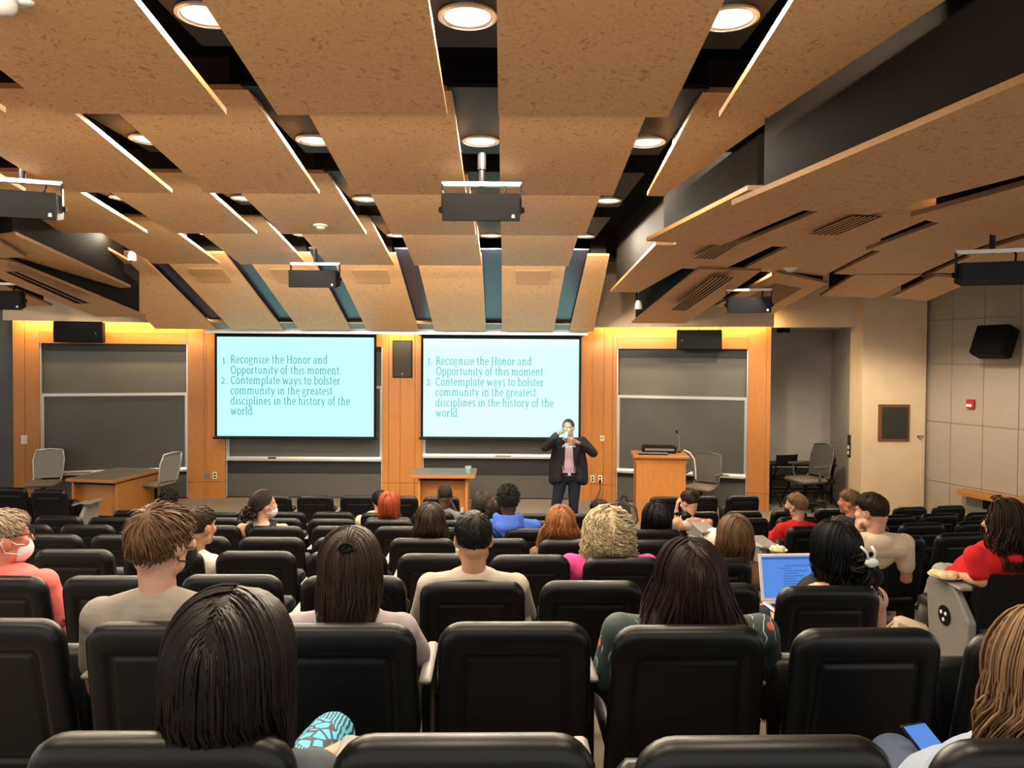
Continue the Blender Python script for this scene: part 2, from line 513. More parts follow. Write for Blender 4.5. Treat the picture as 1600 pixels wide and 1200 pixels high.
m = MB(); m.prism([(colX0 + .02, 12.6), (6.28, 14.6), (6.9, 14.6), (colX0 + .4, 12.6)], 'z', 0, 3.6); S(m.build('wall_alcove_side', M['grey_wall']))
m = MB(); m.prism([(RE.x - .12, RE.y + .05), (RE.x, RE.y + .02), (RE.x + .06, 14.6), (RE.x - .12, 14.6)], 'z', 0, 3.4); S(m.build('wall_alcove_return', M['grey_wall']))
m = MB(); m.box2((RE.x - .1, 13.1, zb + .02), (7.0, 14.7, zb + .12)); S(m.build('ceiling_alcove', M['grey_wall']))
m = MB(); m.box2((colX0, 12.3, 0), (colX1, 12.75, 4.3)); m.build('column', M['white_wall'])
S(bpy.data.objects['column'])
# right wall of acoustic panels, running back towards the camera
wr0 = Vector((colX1 - .05, 12.7, 0)); WANG = math.radians(19)
wdir = Vector((math.sin(WANG), -math.cos(WANG), 0)); wn = Vector((-math.cos(WANG), -math.sin(WANG), 0))
def wr_local(px, py, d=0.0):
    w = at_plane(px, py, wr0 + wn * d, wn); return (w - wr0).dot(wdir), w.z
def wr_obj(o): o.location = wr0; o.rotation_euler = (0, 0, -PI / 2 + WANG); return o   # local x = along the wall, -y = into the hall
m = MB(); m.box2((-.5, .03, 0), (6.0, .2, 4.3))
zs_ = [0.02, .66, 1.62, 2.55, 3.25, 4.2]
s_seams = [-.2, wr_local(1486, 640)[0], wr_local(1536, 640)[0], wr_local(1592, 640)[0], 2.9, 4.0, 5.2]
for a, b in zip(s_seams[:-1], s_seams[1:]):
    for c, d in zip(zs_[:-1], zs_[1:]): m.box2((a + .004, 0, c + .004), (b - .004, .05, d - .004))
S(wr_obj(m.build('wall_right', M['acoustic'])))
# left: dark side wall beyond the wing
LE = SEC['L'][0]
m = MB(); m.prism([(LE.x - 2.6, LE.y - .1), (LE.x - .0, LE.y + .15), (LE.x - .0, LE.y + .3), (LE.x - 2.6, LE.y + .1)], 'z', 0, 4.3)
S(m.build('wall_left', M['dark_wall']))
# black deck above everything
m = MB(); m.box2((-10.5, -.6, ZC + 1.74), (10.5, 14.8, ZC + 1.9)); S(m.build('ceiling', M['deck']))

# --- projection screens
def glyphs():
    def A(cx, cy, rx, ry, a0, a1, n=12):
        return [(cx + rx * math.cos(math.radians(a0 + (a1 - a0) * k / n)), cy + ry * math.sin(math.radians(a0 + (a1 - a0) * k / n))) for k in range(n + 1)]
    x = .54; asc = .80; cap = .74; W = .088; T = .058; S_ = .05
    def ser(cx, y, w=.17): return ([(cx - w / 2, y), (cx + w / 2, y)], S_)
    def lser(cx, y, w=.09): return ([(cx - w, y), (cx + .03, y)], S_)
    G = {}
    b = S_ / 2
    G['1'] = (.40, [([(.21, 0), (.21, .54)], W), ([(.08, .44), (.21, .54)], T), ser(.21, b, .28)])
    G['2'] = (.48, [(A(.22, .38, .15, .15, 160, -30) + [(.08, .05)], W * .8), ([(.06, .035), (.40, .035)], .07)])
    G['.'] = (.24, [([(.08, .05), (.17, .05)], .10)])
    G['R'] = (.68, [([(.15, 0), (.15, cap)], W), ([(.12, cap - .03), (.32, cap - .03)] + A(.32, .545, .17, .165, 90, -90) + [(.15, .38)], .072), ([(.34, .38), (.58, .03)], W), ser(.15, b, .22), lser(.15, cap - b), ser(.60, b, .14)])
    G['H'] = (.78, [([(.17, 0), (.17, cap)], W), ([(.61, 0), (.61, cap)], W), ([(.17, .38), (.61, .38)], T), ser(.17, b, .24), ser(.61, b, .24), ser(.17, cap - b, .24), ser(.61, cap - b, .24)])
    G['O'] = (.76, [(A(.38, .37, .29, .345, 0, 360, 24), .08)])
    G['C'] = (.68, [(A(.38, .37, .28, .345, 45, 315, 20), .08), ([(.60, .50), (.60, .70)], .05)])
    G['o'] = (.58, [(A(.29, .265, .205, .245, 0, 360, 20), .078)])
    G['e'] = (.53, [([(.09, .29), (.46, .29)] + A(.275, .285, .19, .225, 0, 180, 10) + A(.285, .255, .20, .225, 180, 315, 10), .072)])
    G['c'] = (.50, [(A(.28, .265, .20, .24, 50, 315, 16), .078), ([(.42, .40), (.42, .50)], .05)])
    G['d'] = (.62, [(A(.27, .265, .19, .24, 60, 300, 14), .075), ([(.45, 0), (.45, asc)], W), lser(.45, asc - b), ([(.45, b), (.56, b)], S_)])
    G['b'] = (.61, [(A(.33, .265, .19, .24, 120, -120, 14), .075), ([(.15, 0), (.15, asc)], W), lser(.15, asc - b)])
    G['p'] = (.62, [(A(.34, .265, .19, .24, 120, -120, 14), .075), ([(.16, -.23), (.16, .52)], W), lser(.16, .52 - b), ser(.16, -.23 + b, .24)])
    G['g'] = (.56, [(A(.25, .35, .16, .165, 0, 360, 16), .068), ([(.32, .48), (.50, .50)], .06), ([(.16, .21), (.11, .12), (.20, .07), (.36, .05)] + A(.33, -.07, .15, .11, 80, -90, 8) + A(.22, -.07, .15, .11, 270, 130, 8), .062)])
    G['a'] = (.55, [(A(.25, .36, .14, .14, 150, 20, 8) + [(.39, .30), (.39, .06), (.50, .03)], .075), (A(.22, .155, .14, .13, 75, 285, 12) + [(.39, .12)], .065), ([(.39, .31), (.25, .285)], .055)])
    def n_(x0, w): return A(x0 + w / 2 + .03, .33, w / 2 - .03, .175, 150, 0, 8)
    G['n'] = (.66, [([(.16, 0), (.16, .50)], W), (n_(.16, .32) + [(.48, 0)], .08), ser(.16, b, .22), lser(.16, .52 - b), ser(.48, b, .22)])
    G['h'] = (.66, [([(.16, 0), (.16, asc)], W), (n_(.16, .32) + [(.48, 0)], .08), ser(.16, b, .22), lser(.16, asc - b), ser(.48, b, .22)])
    G['m'] = (.98, [([(.16, 0), (.16, .50)], W), (n_(.16, .32) + [(.48, 0)], .08), (n_(.48, .32) + [(.80, 0)], .08), ser(.16, b, .22), lser(.16, .52 - b), ser(.48, b, .2), ser(.80, b, .22)])
    G['r'] = (.47, [([(.16, 0), (.16, .50)], W), (A(.33, .33, .15, .16, 160, 60, 6), .085), ser(.16, b, .24), lser(.16, .52 - b)])
    G['u'] = (.64, [([(.15, .52), (.15, .20)] + A(.30, .20, .15, .165, 180, 300, 8), .08), ([(.46, .52), (.46, .03), (.57, .03)], W * .9), lser(.15, .52 - b), lser(.46, .52 - b)])
    G['i'] = (.33, [([(.17, 0), (.17, .52)], W), ser(.17, b, .24), lser(.17, .52 - b), ([(.12, .70), (.21, .70)], .10)])
    G['l'] = (.33, [([(.17, 0), (.17, asc)], W), ser(.17, b, .24), lser(.17, asc - b)])
    G['t'] = (.40, [([(.17, .68), (.17, .14)] + A(.27, .14, .10, .105, 180, 300, 6), .08), ([(.05, .50), (.34, .50)], .055)])
    G['f'] = (.40, [([(.16, 0), (.16, .60)] + A(.28, .62, .12, .16, 180, 50, 8), .08), ([(.05, .50), (.33, .50)], .055), ser(.16, b, .24)])
    G['s'] = (.46, [(A(.23, .39, .14, .115, 30, 250, 10) + A(.23, .14, .145, .11, 80, -150, 10), .072)])
    G['z'] = (.50, [([(.07, .49), (.42, .49)], .06), ([(.41, .48), (.08, .05)], .075), ([(.06, .03), (.44, .03)], .06), ([(.08, .50), (.08, .38)], .045), ([(.43, .02), (.43, .15)], .045)])
    G['y'] = (.58, [([(.12, .50), (.30, .04)], W), ([(.48, .50), (.27, -.08), (.17, -.19), (.08, -.18)], .062), ser(.12, .52 - b, .2), ser(.48, .52 - b, .17)])
    G['w'] = (.84, [([(.11, .50), (.26, .02)], .08), ([(.26, .02), (.42, .48)], .06), ([(.42, .48), (.58, .02)], .08), ([(.58, .02), (.73, .50)], .06), ser(.11, .52 - b, .2), ser(.73, .52 - b, .17)])
    return G
GL = glyphs()
def text_width(s): return sum(.27 if c == ' ' else GL[c][0] for c in s)
def write(mb, s, x, z, size, y, width=None):
    k = size; kx = size if width is None else width / text_width(s)
    for c in s:
        if c == ' ': x += .27 * kx; continue
        adv, strokes = GL[c]
        for pts, w in strokes:
            w *= k; P = [Vector((x + p[0] * kx, 0, z + p[1] * k)) for p in pts]
            L = []; R_ = []
            for i, p in enumerate(P):
                t = P[min(i + 1, len(P) - 1)] - P[max(i - 1, 0)]
                if t.length < 1e-9: t = Vector((1, 0, 0))
                t.normalize(); nn = Vector((-t.z, 0, t.x)) * (w / 2)
                L.append(p + nn); R_.append(p - nn)
            vs = [(q.x, y, q.z) for q in L + R_]; n = len(P)
            mb.add(vs, [(i, i + 1, n + i + 1, n + i) for i in range(n - 1)])
        x += adv * kx

def screen(px0, px1, py0, py1, lines, label, mat='screen'):
    Yd = .30
    a, zt = sec_local('C', px0, (py0 + py1) / 2, Yd)[0], sec_local('C', (px0 + px1) / 2, py0, Yd)[1]
    b, zb_ = sec_local('C', px1, (py0 + py1) / 2, Yd)[0], sec_local('C', (px0 + px1) / 2, py1, Yd)[1]
    e = sec_empty('projection_screen', 'C', (a + b) / 2, Yd, zb_, label, 'projection screen', 'pair of projection screens')
    w = (b - a) / 2; h = zt - zb_
    m = MB(); m.box2((-w, 0, .04), (w, .012, h)); m.build('black_border', M['black'], e)
    m = MB(); m.box2((-w + .045, -.004, .05), (w - .045, 0, h - .055)); m.build('image_area', M[mat], e)
    m = MB(); m.tube([(-w - .03, 0, .015), (w + .03, 0, .015)], .022, 10); m.build('bottom_bar', M['black_satin'], e)
    m = MB(); m.bbox((0, .02, h + .06), (2 * w + .1, .12, .12), .02); m.build('housing', M['black_satin'], e)
    for s, px, py, px2 in lines:
        m = MB()
        sl, zl = sec_local('C', px, py, Yd + .006); s2, _ = sec_local('C', px2, py, Yd + .006)
        write(m, s, sl - (a + b) / 2, zl - zb_, .196, -.006, s2 - sl)
        m.build('slide_text_line', M['screen_text'], e)
TXT = ['1.', 'Recognize the Honor and', 'Opportunity of this moment.', '2.', 'Contemplate ways to bolster', 'community in the greatest', 'disciplines in the history of the', 'world.']
PL = [(347, 568.5, 355.5), (360, 567.5, 512), (360, 584, 533.5), (345, 599.5, 355.5), (360, 600, 532), (360, 616, 520), (360, 632, 547), (360, 648, 397.5)]
PR = [(668, 569, 675.5), (681, 570, 831), (681, 586, 852), (666, 602, 675.5), (680, 602.5, 850), (680, 618.5, 838), (680, 635, 865), (680, 651, 718)]
screen(335.5, 588, 522, 686, [(t,) + (p[0], p[1], p[2]) for t, p in zip(TXT, PL)], 'left projection screen showing two numbered lines of slide text')
screen(657.5, 908, 525, 687, [(t,) + (p[0], p[1], p[2]) for t, p in zip(TXT, PR)], 'right projection screen behind the lecturer, showing the same slide', 'screen_lit')

# silver edge under the last ceiling panels
p = at_Y(322, 516, 13.45); q = at_Y(918, 523, 13.45)
m = MB(); m.box2((p.x, 13.40, p.z - .05), (q.x, 13.62, p.z + .06)); S(m.build('trim_1', M['alu']))
# ------------------------------------------------------------------ ceiling of overlapping wood panels
PITCH_X = 1.178
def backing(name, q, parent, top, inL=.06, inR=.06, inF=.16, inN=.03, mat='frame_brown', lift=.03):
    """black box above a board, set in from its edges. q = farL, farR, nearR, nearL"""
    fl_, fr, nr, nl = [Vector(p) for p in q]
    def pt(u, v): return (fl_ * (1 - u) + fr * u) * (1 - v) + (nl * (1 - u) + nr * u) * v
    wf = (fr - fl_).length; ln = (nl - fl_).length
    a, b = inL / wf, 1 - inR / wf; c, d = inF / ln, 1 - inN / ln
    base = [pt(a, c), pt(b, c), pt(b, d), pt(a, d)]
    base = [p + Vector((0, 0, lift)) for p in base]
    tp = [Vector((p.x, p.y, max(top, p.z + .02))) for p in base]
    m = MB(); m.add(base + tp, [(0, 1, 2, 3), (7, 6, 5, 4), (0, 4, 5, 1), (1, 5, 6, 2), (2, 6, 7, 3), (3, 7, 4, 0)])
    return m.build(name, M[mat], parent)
def panel(q, label, group='wood ceiling panels', top=None, **kw):
    q = [Vector(p) for p in q]
    c = sum(q, Vector()) / 4
    e = thing('ceiling_panel', c, 0, label, 'ceiling panel', group)
    L = [p - c for p in q]
    m = MB(); m.slab([L[0], L[1], L[2], L[3]], (0, 0, .032)); m.mi = [0, 1, 1, 1, 1, 1]; m.build('board', [M['ceil_wood'], M['panel_edge']], e)
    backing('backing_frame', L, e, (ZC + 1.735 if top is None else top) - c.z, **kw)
    return e
ROWN = [.25, 2.25, 4.42, 6.40, 8.40]
ROWF = [1.98, 4.08, 6.12, 8.20, 10.30]
ZN, ZF = [1.525, 1.53, 1.535, 1.53, 1.52], [1.29, 1.285, 1.30, 1.31, 1.235]
RN = ['row right above the camera', 'first row', 'second row', 'third row', 'fourth row']
colR = lambda k: -.31 + PITCH_X * k           # right edge of column k
W_P = .905
for r in range(5):
    ks = range(-4, 3)
    for n, k in enumerate(ks):
        xr = colR(k); xl = xr - W_P
        if r == 0 and k not in (-1, 0, 1): continue
        if k == 2:
            if r > 2: continue
            xl -= .0
        y0, y1 = ROWF[r], ROWN[r]
        z0, z1 = ZC + ZF[r], ZC + ZN[r]
        q = [(xl, y0, z0), (xr, y0, z0), (xr, y1, z1), (xl, y1, z1)]
        if k == 2:                            # the last column is cut by the slanting bulkhead
            xa = {0: 2.1, 1: 1.40, 2: 1.27}[r]; xb = {0: 2.6, 1: 2.0, 2: 1.75}[r]
            q = [(colR(1) + .273, y0, z0), (max(xa, colR(1) + .30), y0, z0), (xb, y1, z1), (colR(1) + .273, y1, z1)]
        panel(q, 'flat wood ceiling panel of the central field, %s overhead, %s column from the left' % (RN[r] if r else RN[r].replace('row right above', 'row above'), ORD[k + 4]), 'central wood ceiling panels', inL=.20, inR=.12, inF=.80)
# sloping last row above the screens
YE0, YE1, ZE0, ZE1 = 10.45, 13.25, 1.40, .455
EN = {}
for k in range(-4, 3):
    xr = colR(k); xl = xr - W_P
    q = [(xl, YE1, ZC + ZE1), (xr, YE1, ZC + ZE1), (xr, YE0, ZC + ZE0), (xl, YE0, ZC + ZE0)]
    if k == 2: q = [(xl, YE1, ZC + ZE1), (xl + .42, YE1, ZC + ZE1), (xl + .30, YE0, ZC + ZE0), (xl, YE0, ZC + ZE0)]
    if k == -4: q = [(xl - .15, YE1, ZC + ZE1), (xr, YE1, ZC + ZE1), (xr, YE0, ZC + ZE0), (xl + .1, YE0, ZC + ZE0)]
    e = panel(q, 'sloping wood ceiling panel dropping towards the screens, %s of its row from the left' % ORD[k + 4], 'sloping panels above the screens', lift=.033, inF=.3)
    if k in (-3, -2, -1, 1):                  # faint rectangular speaker grilles let into the veneer
        c = (Vector(q[0]) + Vector(q[1]) + Vector(q[2]) + Vector(q[3])) / 4
        u = (Vector(q[3]) - Vector(q[0])).normalized()
        nn = Vector((1, 0, 0)).cross(u).normalized()
        ctr = Vector((0, 0, 0)) + u * .75
        hw, hl = .25, .24
        m = MB(); dn = Vector((0, u.z, -u.y)); dn = dn if dn.z < 0 else -dn
        a = [ctr + Vector((-hw, 0, 0)) - u * hl, ctr + Vector((hw, 0, 0)) - u * hl, ctr + Vector((hw, 0, 0)) + u * hl, ctr + Vector((-hw, 0, 0)) + u * hl]
        m.slab([p + dn * .003 for p in a], -dn * .004); m.build('flush_speaker_grille', M['ceil_grille'] if 'ceil_grille' in M else M['wood_edge'], e)
# fillers of the slots and the downlights
LIGHT_Y = [1.45, 3.45, 5.42, 7.42, 9.60]
ZS = 1.535
def downlight(loc, label, group, power=DOWN_POWER, r=.105, stem=0.0):
    e = thing('downlight', loc, 0, label, 'ceiling light', group)
    m = MB(); m.lathe([(r + .028, .0), (r + .028, -.010), (r + .012, -.014), (r, -.006), (r, -.001), (r+.02, -.001)], n=28); m.build('trim_ring', M['alu'], e, True, 40)
    m = MB(); m.lathe([(0, -.010), (r * .6, -.009), (r, -.005), (r, -.001), (0, -.001)], n=28); m.build('lens', M['lens'], e, True)
    if stem:
        m = MB(); m.tube([(0, 0, 0), (0, 0, stem)], .014, 8); m.build('stem', M['black_satin'], e)
    l = bpy.data.lights.new('downlight_lamp', 'SPOT'); l.energy = power; l.color = DOWN_COLOR
    l.spot_size = math.radians(150 if stem else 180); l.spot_blend = .35 if stem else .01; l.shadow_soft_size = .05
    lo = bpy.data.objects.new('downlight_lamp', l); col.objects.link(lo); lo.parent = e; lo.location = (0, 0, -.016)
    return e
RL = ['row above the camera', 'nearest row', 'second row', 'third row', 'fourth row']
for r in range(5):
    for k in range(-4, 2):
        xc = colR(k) + .137
        if r == 0 and k not in (-2, -1, 0, 1) or (r == 3 and k == -4): continue
        y0 = ROWN[r] - .05; y1 = (ROWN[r + 1] - .06) if r < 4 else 10.42
        m = MB(); m.box2((xc - .16, y0, ZC + ZS + .005), (xc + .16, y1 - .55, ZC + ZS + .03))
        e = m.build('slot_filler', M['filler']); tag(e, 'blue black plate in the ceiling slot, %s, %s from the left' % (RL[r], ORD[k + 4]), 'ceiling filler plate', 'ceiling filler plates')
        m = MB(); 
        downlight((xc, LIGHT_Y[r], ZC + ZS), 'round downlight glowing in the dark ceiling slot, %s, %s from the left' % (RL[r], ORD[k + 4]), 'recessed downlights', DOWN_POWER * (.26, .36, .55, .65, .8)[r] * (.12 if (r, k) == (4, -4) else 1))
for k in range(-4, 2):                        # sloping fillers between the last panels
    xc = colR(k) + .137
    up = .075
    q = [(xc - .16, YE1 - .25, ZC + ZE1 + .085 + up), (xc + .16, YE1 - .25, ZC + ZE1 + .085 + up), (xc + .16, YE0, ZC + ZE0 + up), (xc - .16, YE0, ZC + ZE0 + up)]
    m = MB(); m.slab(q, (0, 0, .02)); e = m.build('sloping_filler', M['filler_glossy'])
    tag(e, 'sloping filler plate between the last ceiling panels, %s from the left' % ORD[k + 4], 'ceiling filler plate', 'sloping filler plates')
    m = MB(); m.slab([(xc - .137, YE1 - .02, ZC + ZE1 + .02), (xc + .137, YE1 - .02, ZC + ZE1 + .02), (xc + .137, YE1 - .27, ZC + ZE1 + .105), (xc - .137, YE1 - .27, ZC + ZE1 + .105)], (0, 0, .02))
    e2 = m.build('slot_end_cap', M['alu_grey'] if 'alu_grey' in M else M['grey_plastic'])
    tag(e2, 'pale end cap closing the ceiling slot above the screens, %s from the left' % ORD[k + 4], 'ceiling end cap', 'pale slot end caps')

# side wings of the ceiling, lower than the central field
def wing(pts, label, side, **kw):
    q = [at_Z(*p) for p in pts]
    return panel(q, label, 'wood panels of the %s ceiling wing' % side, **kw)
RW = [
 ('A1', [(1143, 321, .91), (1358, 336, .88), (2120, 141, .95), (1640, 111, .99)], 'broad nearest panel at the bulkhead', dict(inL=.10)),
 ('A2', [(1423, 339, .90), (1555, 368, .86), (2300, 190, .88), (2105, 150, .95)], 'nearest panel beside the long bright edge', dict(lift=.035)),
 ('B1', [(1010, 377, 1.0), (1128, 383, .98), (1330, 297, 1.08), (1168, 297, 1.10)], 'second panel at the bulkhead', dict(inL=.08)),
 ('B2', [(1150, 384, .98), (1340, 388, .97), (1560, 297, 1.05), (1360, 297, 1.07)], 'second panel with the flush air grille', {}),
 ('B3', [(1353, 391, .97), (1490, 399, .96), (1800, 300, 1.02), (1600, 300, 1.04)], 'second panel left of the hanging speaker', {}),
 ('B4', [(1510, 400, .96), (1660, 408, .94), (2000, 300, 1.0), (1830, 300, 1.02)], 'second panel above the right hanging speaker', {}),
 ('C1', [(1011, 417, 1.02), (1128, 422, 1.0), (1280, 350, 1.10), (1094, 350, 1.12)], 'third panel at the bulkhead, with an air grille', {}),
 ('C2', [(1160, 421, 1.0), (1283, 433, .98), (1440, 352, 1.08), (1300, 352, 1.09)], 'third panel with the smoke detector', {}),
 ('C3', [(1303, 428, .98), (1425, 434, .96), (1600, 355, 1.02), (1455, 355, 1.04)], 'third panel right of the smoke detector', {}),
 ('C4', [(1440, 434, .96), (1560, 440, .94), (1760, 358, 1.0), (1615, 357, 1.02)], 'third panel behind the hanging speaker', {}),
 ('D1', [(954, 456, .92), (998, 457, .92), (1131, 383, 1.08), (1024, 383, 1.08)], 'narrow tapering panel beside the central field', {}),
 ('E1', [(987, 505, .56), (1072, 505, .56), (1190, 423, .98), (1092, 421, .98)], 'long last panel with an air grille', dict(inL=.03)),
 ('E2', [(1118, 478, .74), (1206, 491, .62), (1293, 443, .90), (1214, 426, .97)], 'last panel above the small hanging speaker', {}),
 ('E3', [(1281, 463, .82), (1369, 465, .80), (1440, 430, .95), (1337, 429, .97)], 'last panel over the alcove', {}),
 ('E4', [(1393, 465, .80), (1449, 470, .76), (1530, 436, .90), (1460, 432, .93)], 'last panel over the column', {}),
]
for k, pts, lab, kw in RW: wing(pts, 'right ceiling wing, ' + lab, 'right', **kw)
LW = [
 ([(150, 452, .92), (204, 449, .92), (24, 367, 1.10), (-60, 380, 1.10)], 'panel with the bright slanting edge next to the central field', {}),
 ([(150, 495, .56), (228, 495, .56), (9, 406, 1.0), (-90, 400, 1.0)], 'long last panel with the dark grille', dict(inR=.03)),
 ([(-40, 480, .65), (82, 478, .72), (-20, 435, .95), (-180, 420, .95)], 'last panel at the left picture edge', {}),
 ([(-60, 405, 1.0), (41, 402, 1.02), (-60, 345, 1.1), (-200, 350, 1.1)], 'panel above the far left hanging speaker', {}),
]
for pts, lab, kw in LW: wing(pts, 'left ceiling wing, ' + lab, 'left', **kw)

def vent(pts, n, label):
    q = [at_Z(*p) for p in pts]; q = [p - Vector((0, 0, .006)) for p in q]
    c = sum(q, Vector()) / 4; L = [p - c for p in q]
    e = thing('air_grille', c, 0, label, 'air grille', 'ceiling air grilles')
    m = MB(); m.slab(L, (0, 0, .004)); m.build('backing', M['black'], e)
    m = MB()
    for i in range(n + 1):
        u0 = max(0, i / n - .035); u1 = min(1, i / n + .035)
        pt = lambda u, v: (L[0] * (1 - u) + L[1] * u) * (1 - v) + (L[3] * (1 - u) + L[2] * u) * v
        m.slab([pt(u0, 0) - Vector((0, 0, .005)), pt(u1, 0) - Vector((0, 0, .005)), pt(u1, 1) - Vector((0, 0, .005)), pt(u0, 1) - Vector((0, 0, .005))], (0, 0, .004))
    m.build('slats', M['wood_edge'], e)
vent([(1081, 403, 1.012), (1115, 404, 1.008), (1180, 364, 1.058), (1164, 358, 1.07)], 5, 'slatted grille in the third wing panel at the bulkhead, left of the others')
vent([(1264, 365, .987), (1308, 366, .985), (1378, 337, 1.01), (1335, 336, 1.012)], 5, 'slatted grille in the upper right wing panel, right of the others')
vent([(1048, 484, .66), (1071, 485, .66), (1147, 433, .915), (1114, 432, .92)], 5, 'slatted grille in the long last wing panel above the right chalkboard')
m_ = [(120, 474, .66), (142, 473, .66), (30, 424, .90), (8, 424, .90)]
vent(m_, 2, 'dark grille in the left ceiling wing')

# downlights inside the wing slots
for i, (px, py, z) in enumerate([(1500, 304, 1.06), (1780, 232, 1.12), (1216, 351, 1.17), (1405, 361, 1.12), (1196, 402, 1.16), (1340, 409, 1.10), (1040, 447, 1.12), (1166, 452, 1.02), (1316, 440, 1.02), (1432, 442, 1.0)]):
    downlight(at_Z(px, py, z), 'small downlight hidden deep in a slot of the %s ceiling wing, %s from the camera' % ('right' if i < 10 else 'left', ORD[i if i < 10 else i - 10]), 'wing downlights', DOWN_POWER * (.30 if i in (0, 1, 2, 3) else .75), .06, 1.735 - z)

# adjustable spot lamps peeking out of the end slots
def spot_lamp(px, py, Y, label):
    p = at_Y(px, py, Y)
    e = thing('spot_lamp', p, 0, label, 'spot lamp')
    m = MB(); m.lathe([(.035, .06), (.055, .0), (.055, -.06), (.06, -.065), (.045, -.066), (.03, -.03)], n=18); m.build('lamp_head', M['white_plastic'], e, True, 40)
    m = MB(); m.tube([(0, 0, .05), (0, 0, .35)], .012, 8); m.build('stem', M['black_satin'], e)
spot_lamp(173, 457, 10.5, 'small white spot lamp in the slot of the left ceiling wing')
spot_lamp(998, 476, 11.2, 'small spot lamp in the slot of the right ceiling wing')
spot_lamp(206, 400, 10.2, 'small bright lamp beside the fourth row of left ceiling panels')

def detector(px, py, zrel, r, label):
    p = at_Z(px, py, zrel)
    e = thing('smoke_detector', p, 0, label, 'smoke detector')
    m = MB(); m.lathe([(r, .03), (r, .0), (r * .9, -.012), (r * .62, -.016)], n=24); m.build('base', M['white_plastic'], e, True, 40)
    m = MB(); m.lathe([(r * .62, -.016), (r * .55, -.034), (r * .3, -.044), (0, -.046)], n=24); m.build('sensor', M['cream_plastic'], e, True, 40)
detector(501, 352, 1.352, .075, 'round cream smoke detector under the middle ceiling panels')
detector(1235, 419, 1.005, .075, 'round cream smoke detector under the right ceiling wing')
# white dome at the top left corner of the view
p = at_Z(22, -2, 1.44)
e = thing('wireless_access_point', p, 0, 'glossy white domed wireless access point at the top left ceiling panel', 'access point')
m = MB(); m.ell((0, 0, -.0), (.12, .085, .03)); m.build('housing', M['white_plastic'], e, True)
m = MB(); m.lathe([(.05, -.02), (.045, -.055), (.028, -.075), (0, -.08)], n=20, c=(-.02, -.03, 0)); m.build('dome', M['white_plastic'], e, True)
m = MB(); m.ell((.065, -.02, -.025), (.03, .025, .012)); m.build('cover', M['white_plastic'], e, True)

# hanging speakers on yokes
def hanging_speaker(loc, w, h, d, rz, tilt, pole_top, label):
    e = thing('hanging_speaker', loc, rz, label, 'speaker', 'black ceiling hung speakers')
    R = Matrix.Rotation(tilt, 3, 'X')
    m = MB()
    poly = [(-d * .25, h / 2), (d * .75, h / 2 * .8), (d * .75, -h / 2 * .8), (-d * .25, -h / 2)]
    vs = []
    for x in (-w / 2, w / 2): vs += [R @ Vector((x, a, b)) for a, b in poly]
    m.add(vs, [(0, 1, 2, 3), (7, 6, 5, 4), (0, 4, 5, 1), (1, 5, 6, 2), (2, 6, 7, 3), (3, 7, 4, 0)])
    m.build('cabinet', M['black'], e)
    m = MB(); m.box(R @ Vector((0, -d * .25 - .006, 0)), (w * .985, .012, h * .96), R); m.build('grille', M['black_satin'], e)
    m = MB(); c = R @ Vector((w * .415, -d * .25 - .014, -h * .28)); m.box(c, (.020, .003, .010), R); m.box(c + Vector((0, 0, -.014)), (.024, .003, .012), R); m.build('badge', M['white_plastic'], e)
    m = MB()
    m.box((0, .08, h / 2 + .09), (w + .03, .05, .03))
    m.build('yoke_bar', M['alu'], e)
    for s in (-1, 1):
        m = MB(); m.box((s * (w / 2 + .010), .08, h / 4 + .03), (.012, .05, h / 2 + .12)); m.build('yoke_arm', M['black_satin'], e)
        m = MB(); m.lathe([(.022, 0), (.022, .02), (.012, .026), (0, .026)], n=12, c=(s * (w / 2 + .012), .08, 0), R=Matrix.Rotation(s * PI / 2, 3, 'Y')); m.build('knob', M['black_satin'], e)
    m = MB(); m.tube([(0, .08, h / 2 + .075), (0, .08, pole_top - loc[2])], .022, 10); m.tube([(0, .08, pole_top - loc[2] - .12), (0, .08, pole_top - loc[2])], .032, 10); m.build('pole', M['black_satin'], e)
    m = MB(); m.tube([(w * .28, .09, h / 2 + .1), (w * .32, .05, h / 2 + .06), (w * .3, .02, h / 2 + .01), (w * .28, .05, h / 2 - .02)], .008, 6); m.build('cable', M['black'], e)
def hs(px0, px1, py0, py1, Y, label, rz=0.0, tilt=.12, top=1.5, w=None):
    a, b = at_Y(px0, (py0 + py1) / 2, Y), at_Y(px1, (py0 + py1) / 2, Y)
    c = at_Y((px0 + px1) / 2, (py0 + py1) / 2, Y); h = at_Y((px0 + px1) / 2, py0, Y).z - at_Y((px0 + px1) / 2, py1, Y).z
    hanging_speaker(c, (b.x - a.x) if w is None else w, h * .96, .26, rz, tilt, ZC + top, label)
hs(692, 812, 303, 347, 5.55, 'black speaker hung from the central ceiling slot, nearest to the camera')
hs(453, 527, 422, 450, 9.5, 'small black speaker hung above the left projection screen', 0, .1)
hs(-22, 84, 298, 342, 5.6, 'large black speaker at the left picture edge, hung from the ceiling', .35, .12)
hs(-30, 30, 453, 484, 9.6, 'small black speaker at the far left, below the larger hung one', .35, .12, 1.35)
hs(1138, 1203, 463, 489, 9.4, 'small black speaker hung above the right wing chalkboard', -.25, .12, 1.2)
hs(1506, 1602, 408, 446, 5.9, 'large black speaker at the right picture edge, hung from the ceiling wing', -.35, .12, 1.2)
